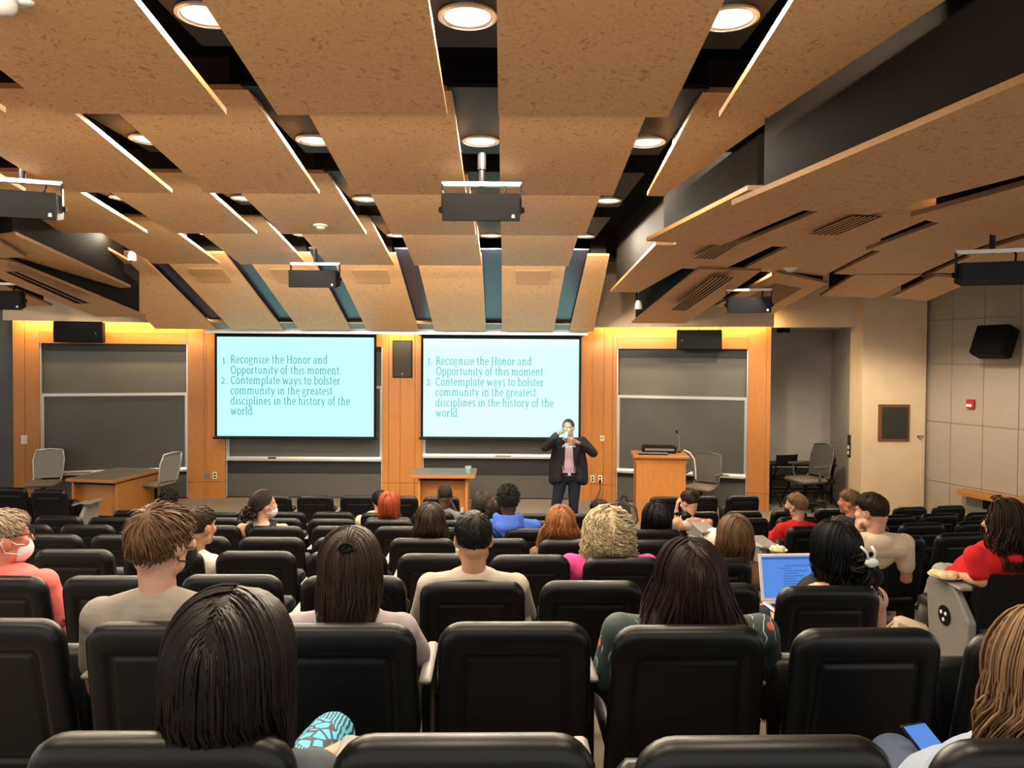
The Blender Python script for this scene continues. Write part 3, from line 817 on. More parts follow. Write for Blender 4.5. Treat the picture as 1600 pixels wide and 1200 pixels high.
# ------------------------------------------------------------------ things on the front wall
def wall_plate(sec, px, py, w, h, label, cat, name, mat='cream_plastic', kind='switch', d=0.0):
    s, z = sec_local(sec, px, py)
    e = sec_empty(name, sec, s, d, z - h / 2, label, cat)
    m = MB(); m.bbox((0, -.006, h / 2), (w, .012, h), .004); m.build('cover_plate', M[mat], e)
    m = MB()
    if kind == 'switch': m.bbox((0, -.016, h / 2), (w * .3, .012, h * .35), .003); m.build('rocker', M['white_plastic'], e)
    elif kind == 'outlet':
        for s_ in (-1, 1): m.bbox((0, -.014, h / 2 + s_ * h * .2), (w * .45, .006, h * .26), .003)
        m.build('sockets', M['black_satin'], e)
    else: m.bbox((0, -.015, h / 2 + h * .12), (w * .5, .012, h * .3), .003); m.build('display', M['grey_plastic'], e)
    return e
wall_plate('L', 38, 687, .10, .15, 'cream light switch on the wood panel at the far left', 'light switch', 'light_switch')
wall_plate('C', 315.5 + 8, 743, .07, .12, 'pale grey data plate, left one of two on the wood left of the screens', 'wall plate', 'data_plate', 'grey_plastic', 'panel')
wall_plate('C', 336, 743, .075, .13, 'cream outlet plate, right one of two on the wood left of the screens', 'outlet', 'outlet_plate', 'cream_plastic', 'outlet')
wall_plate('R', 941, 685, .075, .10, 'small cream thermostat on the wood beside the lecturer', 'thermostat', 'thermostat', 'cream_plastic', 'panel')
wall_plate('R', 926, 748, .075, .125, 'cream outlet plate beside the lecturer, left of the plugged one', 'outlet', 'outlet_plate', 'cream_plastic', 'outlet')
wall_plate('R', 938, 748, .07, .125, 'cream outlet plate with a black plug and cord hanging from it', 'outlet', 'outlet_plate', 'white_plastic', 'outlet')
s_, z_ = sec_local('R', 938, 751)
e = sec_empty('power_cord', 'R', s_, .02, z_, 'thin black cord hanging from the outlet down to the floor by the lectern', 'cord')
m = MB(); m.bbox((0, -.01, -.01), (.035, .05, .04), .006); m.build('plug', M['black'], e)
m = MB(); m.tube([(0, -.02, -.02), (.01, -.03, -.14), (-.04, -.03, -.30), (-.10, -.05, -.42), (-.14, -.12, -z_ + .008), (-.05, -.3, -z_ + .008), (.2, -.35, -z_ + .008), (.4, -.2, -z_ + .008)], .007, 6); m.build('cable', M['black'], e)
s_, z_ = sec_local('C', 629, 590)
hh = sec_local('C', 629, 532)[1] - z_
e = sec_empty('wall_speaker', 'C', s_, .0, z_, 'brown flush speaker on the wood strip between the two screens', 'speaker')
m = MB(); m.bbox((0, -.02, hh / 2), (.36, .04, hh), .008); m.build('cabinet', M['black'], e)
m = MB(); m.box((0, -.043, hh / 2), (.33, .006, hh - .03)); m.build('grille', M['speaker_brown'], e)
m = MB(); m.lathe([(.0, .006), (.012, .004), (.012, 0)], n=12, c=(0, -.046, .07), R=Matrix.Rotation(PI / 2, 3, 'X')); m.build('badge', M['white_plastic'], e)
def box_speaker(sec, px0, px1, py0, py1, label, dot):
    s0, z0 = sec_local(sec, px0, py1, .35); s1, z1 = sec_local(sec, px1, py0, .35)
    e = sec_empty('wall_speaker', sec, (s0 + s1) / 2, .35, z0, label, 'speaker', 'black speakers above the wing chalkboards')
    w, h = s1 - s0, z1 - z0
    m = MB(); m.bbox((0, .12, h / 2), (w, .24, h), .012); m.build('cabinet', M['black'], e)
    m = MB(); m.box((0, -.004, h / 2), (w * .97, .008, h * .93)); m.build('grille', M['black_satin'], e)
    m = MB(); m.lathe([(0, .004), (.012, .003), (.014, 0)], n=12, c=(dot * w, -.008, h * .45), R=Matrix.Rotation(PI / 2, 3, 'X')); m.build('badge', M['grey_plastic'], e)
    m = MB()
    for sg in (-1, 0, 1): m.tube([(sg * w * .46, .1, h), (sg * w * .46, .1, h + .22)], .006, 6)
    m.build('hanging_rods', M['black_satin'], e)
box_speaker('L', 83, 160, 503, 535, 'black box speaker hung over the left wing chalkboard', .36)
box_speaker('R', 1057, 1128, 515, 546, 'black box speaker hung over the right wing chalkboard', -.38)

# ------------------------------------------------------------------ stage furniture
def desk(px0, px1, py_top, Y, depth, h, label, skew=0.0, rz=0.0, inset=.09, side=False):
    a, b = at_Y(px0, py_top, Y), at_Y(px1, py_top, Y)
    w = b.x - a.x
    e = thing('wooden_desk', ((a.x + b.x) / 2, Y, 0), rz, label, 'desk')
    m = MB(); m.bbox((0, depth / 2, h - .02), (w - .03, depth - .03, .042), .004); m.build('desk_top', M['grey_top'], e)
    m = MB()
    m.bbox((0, .012, h - .025), (w, .03, .05), .008); m.bbox((0, depth - .012, h - .025), (w, .03, .05), .008)
    for sg in (-1, 1): m.bbox((sg * (w / 2 - .012), depth / 2, h - .025), (.03, depth, .05), .008)
    m.build('edge_band', M['wall_wood_dark'], e)
    m = MB(); m.box((0, inset + .2, (h - .10) / 2 + .03), (w - 2 * inset, .025, h - .13)); m.build('modesty_panel', M['wall_wood'], e)
    for sg in (-1, 1):
        m = MB(); m.box((sg * (w / 2 - inset), depth / 2 + .03, (h - .07) / 2), (.04, depth - .16, h - .07)); m.build('side_panel', M['wall_wood'], e)
    m = MB(); m.box((0, depth / 2, h - .075), (w - 2 * inset - .04, depth - .2, .05)); m.build('under_rail', M['black_satin'], e)
    return e
dk = desk(640, 742, 747, 12.2, .85, zt_ if False else .70, 'wooden front desk with grey top, in the centre under the right screen', inset=.14)
dl = desk(100, 186, 757, 11.9, 1.25, .66, 'wooden desk with grey top on the left, in front of the left chalkboard', rz=0.0, inset=.05)
dl.rotation_euler[2] = -.16
dl.location.y -= .05
def tumbler(loc, label, r=.055, h=.12, parent=None):
    e = thing('glass_tumbler', loc, 0, label, 'glass') if parent is None else parent
    m = MB(); m.lathe([(0, 0), (r * .8, 0), (r, h), (r * .92, h), (r * .74, .012), (0, .012)], n=20); m.build('glass', M['glass'], e, True, 40)
    m = MB(); m.lathe([(0, .014), (r * .73, .014), (r * .85, h * .6), (0, h * .6)], n=20); m.build('water', M['water'], e, True, 40)
    return e
t = NT('clear_glass'); t.base((.80, .95, .95)).rough(.05); t.b.inputs['Transmission Weight'].default_value = .75; t.b.inputs['Alpha'].default_value = .8; M['glass'] = t.m
t = NT('water'); t.base((.55, .8, .82)).rough(.05); t.b.inputs['Transmission Weight'].default_value = .6; M['water'] = t.m
p = at_Y(731, 748, 12.35)
tumbler((p.x, 12.45, .702), 'clear tumbler of water on the centre desk, at its right end')

# lectern
a, b = at_Y(990, 712, 11.9), at_Y(1076, 712, 11.9)
LW_, LX = b.x - a.x, (a.x + b.x) / 2
LH = at_Y(1030, 711, 11.9).z
lect = thing('lectern', (LX, 11.9, 0), -.10, 'tall wooden lectern with a sloping top right of the lecturer', 'lectern')
m = MB(); m.box((0, .01, (LH - .06) / 2), (LW_ - .10, .03, LH - .06)); m.build('front_panel', M['wall_wood'], lect)
for sg in (-1, 1):
    m = MB(); m.box((sg * (LW_ / 2 - .065), .31, (LH - .06) / 2), (.03, .58, LH - .06)); m.build('side_panel', M['wall_wood_dark'], lect)
m = MB(); m.bbox((0, .28, LH - .03), (LW_, .68, .05), .01); m.build('top', M['wall_wood_dark'], lect)
m = MB(); m.box((0, .30, LH - .10), (LW_ - .06, .62, .06)); m.build('apron', M['wall_wood'], lect)
m = MB(); m.box((0, .33, .5), (LW_ - .14, .52, .025)); m.build('shelf', M['wall_wood_dark'], lect)
def on_lectern(dx, dy): 
    c, s = math.cos(-.10), math.sin(-.10); return (LX + c * dx - s * dy, 11.9 + s * dx + c * dy)
x, y = on_lectern(.0, .36)
e = thing('control_console', (x, y, LH - .004), -.10, 'black control console lying on the lectern', 'console')
m = MB(); m.bbox((0, 0, .055), (.54, .24, .11), .012); m.build('body', M['black_satin'], e)
m = MB(); m.box((0, -.123, .06), (.46, .006, .035)); m.build('front_strip', M['grey_plastic'], e)
m = MB(); m.box((-.02, .0, .112), (.46, .18, .006)); m.build('touch_screen', M['black'], e)
x, y = on_lectern(-.12, .10)
e = thing('notebook_computer', (x, y, LH - .004), -.10, 'thin dark closed notebook on the front edge of the lectern', 'laptop')
m = MB(); m.bbox((0, 0, .010), (.46, .16, .018), .006); m.build('body', M['black_satin'], e)
m = MB(); m.bbox((0, 0, .022), (.46, .16, .006), .002); m.build('lid', M['grey_top'], e)
x, y = on_lectern(.33, .40)
e = thing('gooseneck_microphone', (x, y, LH - .004), 0, 'slim gooseneck microphone on the right of the lectern', 'microphone')
m = MB(); m.lathe([(.035, 0), (.035, .015), (.012, .025), (0, .026)], n=16); m.build('base', M['black_satin'], e, True, 40)
m = MB(); m.tube([(0, 0, .02), (.0, 0, .16), (-.015, -.01, .26), (-.045, -.03, .32)], .008, 6); m.build('gooseneck', M['grey_plastic'], e)
m = MB(); m.cap((-.045, -.03, .32), (-.055, -.04, .35), .013, .015); m.build('capsule', M['black'], e, True)
x, y = on_lectern(LW_ / 2 + .02, .45)
e = thing('cable_bundle', (x, y, .55), 0, 'pale cables hanging off the right side of the lectern', 'cables')
m = MB(); m.tube([(-.04, .02, LH - .52), (.05, 0, LH - .56), (.12, -.02, LH - .66), (.15, 0, LH - .85), (.16, .02, .1)], .012, 6); m.build('white_cable', M['white_plastic'], e)
m = MB(); m.tube([(-.04, .06, LH - .53), (.03, .02, LH - .58), (.09, .0, LH - .7), (.12, .02, LH - .9), (.18, .04, .06)], .010, 6); m.build('grey_cable', M['grey_plastic'], e)

# swivel chairs with mesh backs
def task_chair(loc, rz, label, back='mesh_grey', arms=True, seat_h=.46, s=1.0):
    e = thing('swivel_chair', loc, rz, label, 'office chair', 'mesh backed swivel chairs'); e.scale = (s, s, s)
    m = MB(); m.bbox((0, 0, seat_h), (.48, .47, .07), .03); m.build('seat', M['seat_grey'], e, True, 50)
    m = MB(); m.prism([(-.21, 0), (.21, 0), (.23, .30), (.20, .47), (-.20, .47), (-.23, .30)], 'y', -.008, .008)
    o = m.build('backrest', M[back], e); o.location = (0, -.24, seat_h + .06); o.rotation_euler = (.20, 0, 0)
    m = MB()
    for sg in (-1, 1): m.tube([(sg * .20, -.1, seat_h - .04), (sg * .21, -.25, seat_h + .06), (sg * .235, -.31, seat_h + .36), (sg * .20, -.35, seat_h + .52)], .014, 8)
    m.tube([(-.20, -.35, seat_h + .52), (0, -.36, seat_h + .54), (.20, -.35, seat_h + .52)], .014, 8)
    m.build('back_frame', M['alu' if back == 'mesh_grey' else 'dark_alu'], e, True)
    if arms:
        for sg in (-1, 1):
            m = MB(); m.tube([(sg * .25, -.05, seat_h - .02), (sg * .29, -.02, seat_h + .06), (sg * .29, .0, seat_h + .2), (sg * .28, -.2, seat_h + .22)], .016, 8)
            m.bbox((sg * .285, -.05, seat_h + .225), (.06, .28, .03), .01); m.build('armrest', M['mesh_dark'], e)
    m = MB(); m.tube([(0, 0, .08), (0, 0, seat_h - .03)], .028, 10); m.build('gas_column', M['black_satin'], e)
    for k in range(5):
        w = 2 * PI * k / 5 + .3
        m = MB(); m.tube([(0, 0, .11), (.28 * math.cos(w), .28 * math.sin(w), .07)], [.03, .018], 8); m.build('foot', M['black_satin'], e)
        m = MB(); m.ell((.28 * math.cos(w), .28 * math.sin(w), .032), (.022, .022, .031)); m.build('caster', M['black'], e, True)
    return e
p = at_Y(66, 760, 12.6); task_chair((p.x, 12.62, 0), PI + .25, 'swivel chair with a grey back, behind the left desk at its left', arms=False)
p = at_Y(252, 760, 12.9); task_chair((p.x, 12.7, 0), 1.25, 'swivel chair with a pale curved frame right of the left desk, seen side on', arms=False)
p = at_Y(1085, 740, 13.0); task_chair((p.x + .02, 12.65, 0), 2.5, 'swivel chair tucked behind the lectern', back='mesh_dark')
p = at_Y(1253, 760, 13.2); task_chair((p.x, 13.05, .02), 1.9, 'grey mesh swivel chair standing in the right alcove', s=1.12, back='mesh_dark')

# stacked folding tables and chairs in the alcove
def folding_table(loc, rz, label):
    e = thing('folding_table', loc, rz, label, 'folding table')
    m = MB(); m.bbox((0, 0, .70), (1.25, .5, .035), .01); m.build('table_top', M['black_satin'], e)
    for sg in (-1, 1):
        for s2 in (-1, 1):
            m = MB(); m.tube([(sg * .55, s2 * .2, 0), (sg * .55, s2 * .2, .68)], .018, 8); m.build('leg', M['black_satin'], e)
    m = MB(); m.tube([(-.55, -.2, .2), (.55, -.2, .2)], .014, 6); m.tube([(-.55, .2, .2), (.55, .2, .2)], .014, 6); m.build('stretcher', M['black_satin'], e)
    m = MB(); m.box((0, .21, .42), (1.06, .006, .36)); m.build('mesh_panel', M['mesh_panel'], e)
def mesh_material():
    t = NT('perforated_mesh'); v = t.coords((38, 38, 38))
    w = t.node('ShaderNodeTexVoronoi'); w.inputs['Scale'].default_value = 1.0; t.link(v, w.inputs['Vector'])
    t.base(t.ramp(w.outputs['Distance'], [(.32, (.30, .30, .29)), (.42, (.07, .07, .07))])).rough(.6); return t.m
M['mesh_panel'] = mesh_material()
p = at_Y(1262, 780, 13.9); folding_table((p.x - .22, 13.85, 0), 0, 'dark folding table with a mesh panel in the right alcove')
def folding_chair(loc, rz, label):
    e = thing('folding_chair', loc, rz, label, 'folding chair', 'black folding chairs in the alcove')
    for sg in (-1, 1):
        m = MB(); m.tube([(sg * .21, .26, .012), (sg * .21, -.12, .62), (sg * .21, -.16, .92)], .013, 8); m.build('front_leg', M['black_satin'], e)
        m = MB(); m.tube([(sg * .19, -.28, .012), (sg * .19, .18, .50)], .013, 8); m.build('rear_leg', M['black_satin'], e)
    m = MB(); m.bbox((0, .02, .48), (.40, .38, .03), .01); m.build('seat', M['black_satin'], e)
    m = MB(); m.bbox((0, -.15, .82), (.40, .02, .18), .008); m.build('backrest', M['black_satin'], e)
    m = MB(); m.tube([(-.2, .2, .1), (.2, .2, .1)], .009, 6); m.build('crossbar', M['black_satin'], e)
p = at_Y(1300, 790, 13.4); folding_chair((p.x - .22, 13.2, 0), 1.2, 'black folding chair right of the mesh swivel chair in the alcove')
p = at_Y(1222, 790, 13.4); folding_chair((p.x + .05, 13.6, 0), .3, 'black folding chair at the left of the alcove')
# surface light in the alcove ceiling
p = at_Y(1218, 511, 13.3)
e = thing('alcove_downlight', (p.x + .05, 13.25, zb + .02), 0, 'small black cylinder light on the alcove ceiling', 'ceiling light')
m = MB(); m.lathe([(.11, 0), (.11, -.09), (.09, -.095)], n=24); m.build('cylinder', M['black'], e, True, 40)
m = MB(); m.lathe([(.09, -.094), (.0, -.092)], n=24); m.build('lens', M['white_plastic'], e)
# switch column in the alcove
p = at_Y(1330, 690, 12.75)
e = thing('intercom_panel', (colX0 + .02, 12.72, at_Y(1330, 714, 12.7).z), 0, 'dark upright control strip with two buttons beside the alcove opening', 'control panel')
m = MB(); m.bbox((-.02, .0, .18), (.04, .09, .38), .006); m.build('plate', M['board_dark'], e)
for zz in (.07, .16): 
    m = MB(); m.bbox((-.042, 0, zz), (.012, .04, .06), .004); m.build('button', M['white_plastic'], e)
# plaque, hook and cord on the column
a, b = at_Y(1371, 689, 12.3), at_Y(1421, 632, 12.3)
e = thing('memorial_plaque', ((a.x + b.x) / 2, 12.299, a.z), 0, 'square bronze plaque in a brown wooden frame on the beige column', 'plaque')
w, h = b.x - a.x, b.z - a.z
m = MB(); m.bbox((0, -.012, h / 2), (w, .024, h), .004); m.build('wooden_frame', M['wall_wood_plaque'] if 'wall_wood_plaque' in M else plain('plaque_walnut', (.16, .06, .022), .45), e)
m = MB(); m.box((.01, -.027, h / 2), (w * .82, .006, h * .86)); m.build('bronze_plate', M['bronze'], e)
m = MB()
rnd = random.Random(5)
for zz, ww in ((.70, .56), (.63, .50), (.55, .12), (.45, .52), (.33, .22)):
    x0 = -ww / 2 * w
    while x0 < ww / 2 * w - .01:
        l = rnd.uniform(.012, .045); l = min(l, ww / 2 * w - x0)
        m.box((x0 + l / 2 + .01, -.031, zz * h), (l, .002, .013)); x0 += l + .010
m.build('raised_lettering', plain('dark_bronze_letters', (.02, .019, .016), .4), e)
p = at_Y(1437, 682, 12.3)
e = thing('pull_handle', (p.x, 12.299, p.z - .3), 0, 'triangular wire handle with a cord on the right edge of the column', 'handle')
m = MB(); m.tube([(-.05, -.02, .31), (.05, -.02, .31), (0, -.02, .25), (-.05, -.02, .31)], .007, 6); m.build('wire_handle', M['bronze'], e)
m = MB(); m.tube([(0, -.015, .25), (.01, -.012, 0), (.03, -.012, -.5)], .005, 6); m.build('cord', M['cream_plastic'], e)
# right wall: fire alarm, angled speaker, wood ledge
s_, z_ = wr_local(1519, 631)
def wr_thing(name, s, z, label, cat, d=0.0):
    l = wr0 + wdir * s + wn * d
    return thing(name, (l.x, l.y, z), -PI / 2 + WANG, label, cat)
e = wr_thing('fire_alarm', s_, z_ - .07, 'red fire alarm strobe on the right wall', 'fire alarm')
m = MB(); m.bbox((0, -.03, .07), (.12, .06, .14), .01); m.build('housing', M['red'], e)
m = MB(); m.bbox((0, -.065, .045), (.09, .02, .045), .008); m.build('strobe_lens', M['white_plastic'], e)
s_, z_ = wr_local(1549, 560, .3)
e = wr_thing('wall_speaker', s_, z_ + .02, 'black wedge speaker tilted down on the right wall', 'speaker')
R = Matrix.Rotation(-.38, 3, 'X')
m = MB(); m.bbox((0, -.25, .22), (.52, .24, .46), .03, R); m.build('cabinet', M['black'], e)
m = MB(); m.box(Vector((0, -.25, .22)) + R @ Vector((0, -.124, 0)), (.48, .008, .42), R); m.build('grille', M['black_satin'], e)
m = MB(); m.box((0, -.07, .36), (.12, .16, .06)); m.build('wall_bracket', M['grey_plastic'], e)
sa, za = wr_local(1500, 768, .25)
e = wr_thing('writing_ledge', sa + .75, 0, 'long wooden counter ledge along the right wall', 'counter')
za = za + .02
m = MB(); m.prism([(-.85, -.02), (-.85, -.20), (-.70, -.38), (1.9, -.42), (1.9, 0), (-.85, 0)], 'z', za - .05, za); m.build('wooden_top', M['wall_wood_dark'], e)
m = MB(); m.box((-.45, -.12, za - .17), (.42, .22, .22)); m.build('grey_cabinet', M['grey_plastic'], e)
m = MB(); m.box((-.32, -.236, za - .15), (.12, .012, .12)); m.build('opening', M['black'], e)
m = MB(); m.box((.3, -.02, (za - .05) / 2), (2.4, .04, za - .06)); m.build('skirt_panel', M['acoustic'], e)
m = MB(); m.box((-.45, -.10, (za - .28) / 2), (.3, .12, za - .28)); m.build('support', M['grey_plastic'], e)
# backpack left of the lectern
p = at_Y(972, 812, 11.3)
e = thing('backpack', (p.x, 11.3, 0), -.2, 'black backpack leaning on the floor at the left foot of the lectern', 'backpack')
m = MB()
m.prism([(-.11, 0), (.13, 0), (.14, .25), (.11, .44), (.04, .5), (-.05, .47), (-.11, .3)], 'y', -.09, .09); o = m.build('bag', M['black_cloth'] if 'black_cloth' in M else plain('black_nylon', (.018, .017, .018), .8), e)
bv = o.modifiers.new('bevel', 'BEVEL'); bv.width = .04; bv.segments = 3
m = MB(); m.bbox((.0, -.10, .18), (.19, .04, .22), .03); m.build('front_pocket', plain('charcoal_nylon', (.035, .034, .036), .8), e)
m = MB(); m.tube([(.11, .02, .42), (.20, .02, .38), (.23, .02, .2), (.15, .02, .05)], .016, 6); m.build('shoulder_strap', plain('dark_strap', (.03, .028, .028), .8), e)
m = MB(); m.tube([(-.02, 0, .49), (.0, 0, .55), (.06, 0, .55), (.07, 0, .47)], .010, 6); m.build('grab_handle', M['black'], e)

# ------------------------------------------------------------------ auditorium chairs
def rrect(w0, w1, h, r0, r1, n=6):
    """rounded trapezoid, w0 wide at the bottom, w1 at the top"""
    pts = []
    for cx, cz, r, a0 in ((w1 / 2 - r1, h - r1, r1, 0), (-w1 / 2 + r1, h - r1, r1, 90), (-w0 / 2 + r0, r0, r0, 180), (w0 / 2 - r0, r0, r0, 270)):
        for k in range(n + 1):
            a = math.radians(a0 + 90 * k / n); pts.append((cx + r * math.cos(a), cz + r * math.sin(a)))
    return pts
def chair_shell():
    W0, W1, H = .505, .486, .56
    prof = [(.108, .006), (.094, .005), (.088, .011), (.076, .011), (.070, .003), (.055, .0), (.026, .003), (.012, .010), (.004, .022), (.0, .038), (.005, .056), (.018, .070), (.04, .076)]
    mb = MB(); rings = []
    for ins, d in prof:
        r1 = max(.012, .078 - ins * .75); r0 = max(.012, .06 - ins * .6)
        topx = .018 if .08 <= ins or .07 <= ins else 0
        p = rrect(W0 - 2 * ins, W1 - 2 * ins, H - 2 * ins - topx, r0, r1)
        rings.append([(x, d, z + ins) for x, z in p])
    n = len(rings[0]); vs = [q for r in rings for q in r]; fs = []
    for i in range(len(rings) - 1):
        for j in range(n): fs.append((i * n + j, (i + 1) * n + j, (i + 1) * n + (j + 1) % n, i * n + (j + 1) % n))
    fs.append(tuple(range(n))); fs.append(tuple((len(rings) - 1) * n + j for j in range(n - 1, -1, -1)))
    mb.add(vs, fs); return mb
def make_chair(up):
    e = empty('auditorium_chair', (0, 0, 0))
    o = chair_shell().build('backrest', M['vinyl'], e, True, 60)
    o.location = (0, .105, .303); o.rotation_euler = (math.atan2(.105, .55), 0, 0)
    m = MB(); m.bbox((0, 0, 0), (.46, .40 if up else .44, .09), .03)
    o = m.build('seat', M['vinyl'], e, True, 50)
    if up: o.location = (0, .27, .485); o.rotation_euler = (math.radians(82), 0, 0)
    else: o.location = (0, .40, .40); o.rotation_euler = (.06, 0, 0)
    m = MB(); m.bbox((.262, .30, .635), (.040, .34, .022), .008); m.build('tablet_arm', M['grey_plastic'], e, True, 40)
    m = MB(); m.box((.262, .28, .38), (.028, .18, .50)); m.build('arm_support', M['black_satin'], e)
    for sg in (-1, 1):
        m = MB(); m.box((sg * .17, .20, .14), (.04, .09, .27)); m.box((sg * .17, .22, .008), (.07, .22, .016)); m.build('leg', M['black_satin'], e)
    m = MB(); m.box((0, .19, .28), (.5, .05, .05)); m.build('cross_beam', M['black_satin'], e)
    return e
CH_UP, CH_DN = make_chair(True), make_chair(False)
PROTO_USED = {'up': False, 'dn': False}
# (row from the camera, [(pixel x of the back's centre, pixel y of its top, occupant)])
ROWS = {
 0: [(235, 1165, 'the woman with long dark hair'), (725, 1168, ''), (1210, 1172, ''), (1690, 1176, 'the woman with long light brown hair')],
 1: [(-35, 974, ''), (245, 979, 'the young man in the grey tee'), (525, 982, 'the woman in the lilac tee'), (805, 980, ''), (1083, 985, 'the woman in the floral blouse'), (1366, 990, ''), (1645, 996, '')],
 2: [(-17, 904, 'the man in coral'), (170, 904, ''), (357, 902, ''), (549, 904, ''), (738, 911, 'the man in the pale grey shirt'), (926, 912, ''), (1113, 916, ''), (1302, 920, 'the woman with the laptop')],
 3: [(-35, 858, ''), (109, 861, ''), (250, 863, 'the man with the faded haircut'), (396, 864, ''), (540, 865, ''), (683, 868, ''), (829, 870, ''), (975, 873, 'the woman in pink'), (1118, 875, 'the girl with brown hair by the white cap'), (1592, 866, 'the long haired man in the red tee')],
 4: [(-46, 836, ''), (72, 837, ''), (188, 838, ''), (304, 840, ''), (421, 841.5, ''), (540, 842, ''), (659, 843, 'the girl with wavy hair'), (777, 843.5, ''), (893, 845, 'the auburn haired woman'), (1010, 846, ''), (1408, 839.5, 'the man holding his ear'), (1511, 834.5, '')],
 5: [(-66, 820, ''), (33, 820.5, ''), (132, 821.5, ''), (231, 821.5, ''), (330, 822.5, ''), (429, 823.5, 'the woman in the black top'), (528, 823.5, ''), (628, 824, ''), (728, 826, ''), (830, 827.5, 'the man in the blue hoodie'), (926, 830, ''), (1025, 829, 'the woman with straight black hair'), (1272, 823.5, ''), (1358, 820.5, ''), (1446, 818.5, ''), (1534, 816, '')],
 6: [(3, 806.5, ''), (88, 807.5, ''), (170, 809.5, ''), (254, 809.5, ''), (339, 810, ''), (432, 811, ''), (517, 812, ''), (606, 813, 'the red haired woman'), (693, 814, ''), (778, 815, 'the person with brown curls'), (862, 815, ''), (948, 815, 'the person with short black hair'), (1172, 811, ''), (1249, 809, 'the boy in red'), (1330, 807, 'the fair haired youth'), (1406, 806, ''), (1473, 803.5, ''), (1543, 801.5, '')],
 7: [(206, 798.5, ''), (280, 800, 'the person with black twists'), (350, 801.5, ''), (443, 801, ''), (519, 801, ''), (596, 802, 'the person in pale yellow'), (676, 802, 'the man with the shaved head'), (752, 803, 'the person with braids'), (828, 803.5, ''), (904, 804, ''), (1096, 800.5, 'the woman with the bun'), (1165, 799.5, ''), (1236, 798, ''), (1302, 795.5, ''), (1362, 795, ''), (1426, 793, ''), (1487, 791, '')],
 8: [(11, 762.5, ''), (73, 765.5, ''), (425, 775, ''), (491, 775, ''), (559, 775, ''), (624, 776, ''), (689, 777, ''), (1042, 777, ''), (1099, 776, ''), (1163, 775, '')],
}
RNAME = {0: 'row nearest the camera', 1: 'second nearest row', 2: 'third nearest row', 3: 'fourth nearest row', 4: 'middle row', 5: 'fourth row from the stage', 6: 'third row from the stage', 7: 'second row from the stage', 8: 'front row by the stage'}
CHAIRS = {}
def chair_pos(i, px, py):
    p = at_Z(px, py, -ROW_ZREL[i])
    return p
for i, lst in ROWS.items():
    for n, (px, py, who) in enumerate(lst):
        key = 'dn' if who else 'up'
        src = CH_DN if who else CH_UP
        if PROTO_USED[key]: e = copy_tree(src)
        else: e = src; PROTO_USED[key] = True
        p = chair_pos(i, px, py)
        right = p.x > 1.9 and i >= 3
        e.location = (p.x, p.y, ROW_FLOOR[i])
        e.rotation_euler = (0, 0, (p.x - ARC_X) / ARC_R * (1.1 if right else .5))
        k = .92 if right else 1.0
        for dn_ in (-1, 1):                   # narrower where the seats stand closer together
            if 0 <= n + dn_ < len(lst):
                q_ = chair_pos(i, *lst[n + dn_][:2]); k = min(k, (q_ - p).length / .548)
        e.scale = (k, 1, 1)
        lab = 'black chair, %s from the left in the %s' % (ORD[n], RNAME[i])
        if who: lab = 'black chair of %s, %s' % (who, RNAME[i])
        tag(e, lab, 'chair', 'black auditorium chairs')
        CHAIRS[(i, n)] = e
# grey end panels of the rows at the aisles
def end_panel(px, py_top, Y, floor, h, label, rz=0.0, depth=.46):
    p = at_Y(px, py_top, Y)
    e = thing('aisle_end_panel', (p.x, Y, floor), rz, label, 'row end panel', 'grey row end panels')
    t_ = p.z - floor
    m = MB(); m.prism([(.0, t_ - h), (depth * .86, t_ - h), (depth, t_ - .04), (depth * .9, t_), (.16, t_), (.0, t_ - .17)], 'x', -.025, .025)
    o = m.build('panel', M['grey_plastic'], e); bv = o.modifiers.new('bevel', 'BEVEL'); bv.width = .012; bv.segments = 2
    m = MB(); m.box((0, .24, (t_ - h) / 2), (.04, .2, t_ - h)); m.build('foot', M['black_satin'], e)
    m = MB(); m.lathe([(.06, 0), (.06, .008), (.0, .009)], n=24, c=(-.025, .24, t_ - .20), R=Matrix.Rotation(-PI / 2, 3, 'Y')); m.build('disc', M['black'], e)
    m = MB()
    for k in range(3):
        w = 2 * PI * k / 3 + .5
        m.ell((-.036, .24 + .027 * math.cos(w), t_ - .20 + .027 * math.sin(w)), (.004, .013, .013))
    m.build('disc_mark', M['white_plastic'], e, True)
    m = MB(); m.bbox((.035, .25, t_ + .006), (.13, .34, .02), .006); m.build('tablet_top', M['grey_plastic'], e)
    return e
# ------------------------------------------------------------------ people
def skin_mat(name, c):
    t = NT(name); v = t.coords(); n = t.noise(v, 14, 4); f = t.noise(v, 150, 2)
    t.base(t.mix(n, tuple(k * .88 for k in c), tuple(min(1, k * 1.08) for k in c))).rough(.5)
    t.b.inputs['Subsurface Weight'].default_value = .08
    t.b.inputs['Subsurface Radius'].default_value = (.01, .004, .002)
    t.bump(f, .08, .0006); return t.m
def hair_mat(name, a, b, rough=.38, spec=.5):
    t = NT(name); g = t.node('ShaderNodeNewGeometry')
    v = t.coords((90, 90, 6)); n = t.noise(v, 1.0, 3)
    c = t.mix(g.outputs['Random Per Island'], a, b)
    c = t.mix(t.ramp(n, [(.35, (0, 0, 0)), (.75, (.6, .6, .6))]), c, tuple(k * .5 for k in a))
    t.base(c).rough(rough + .14).spec(spec * .6); t.bump(n, .25, .001); return t.m
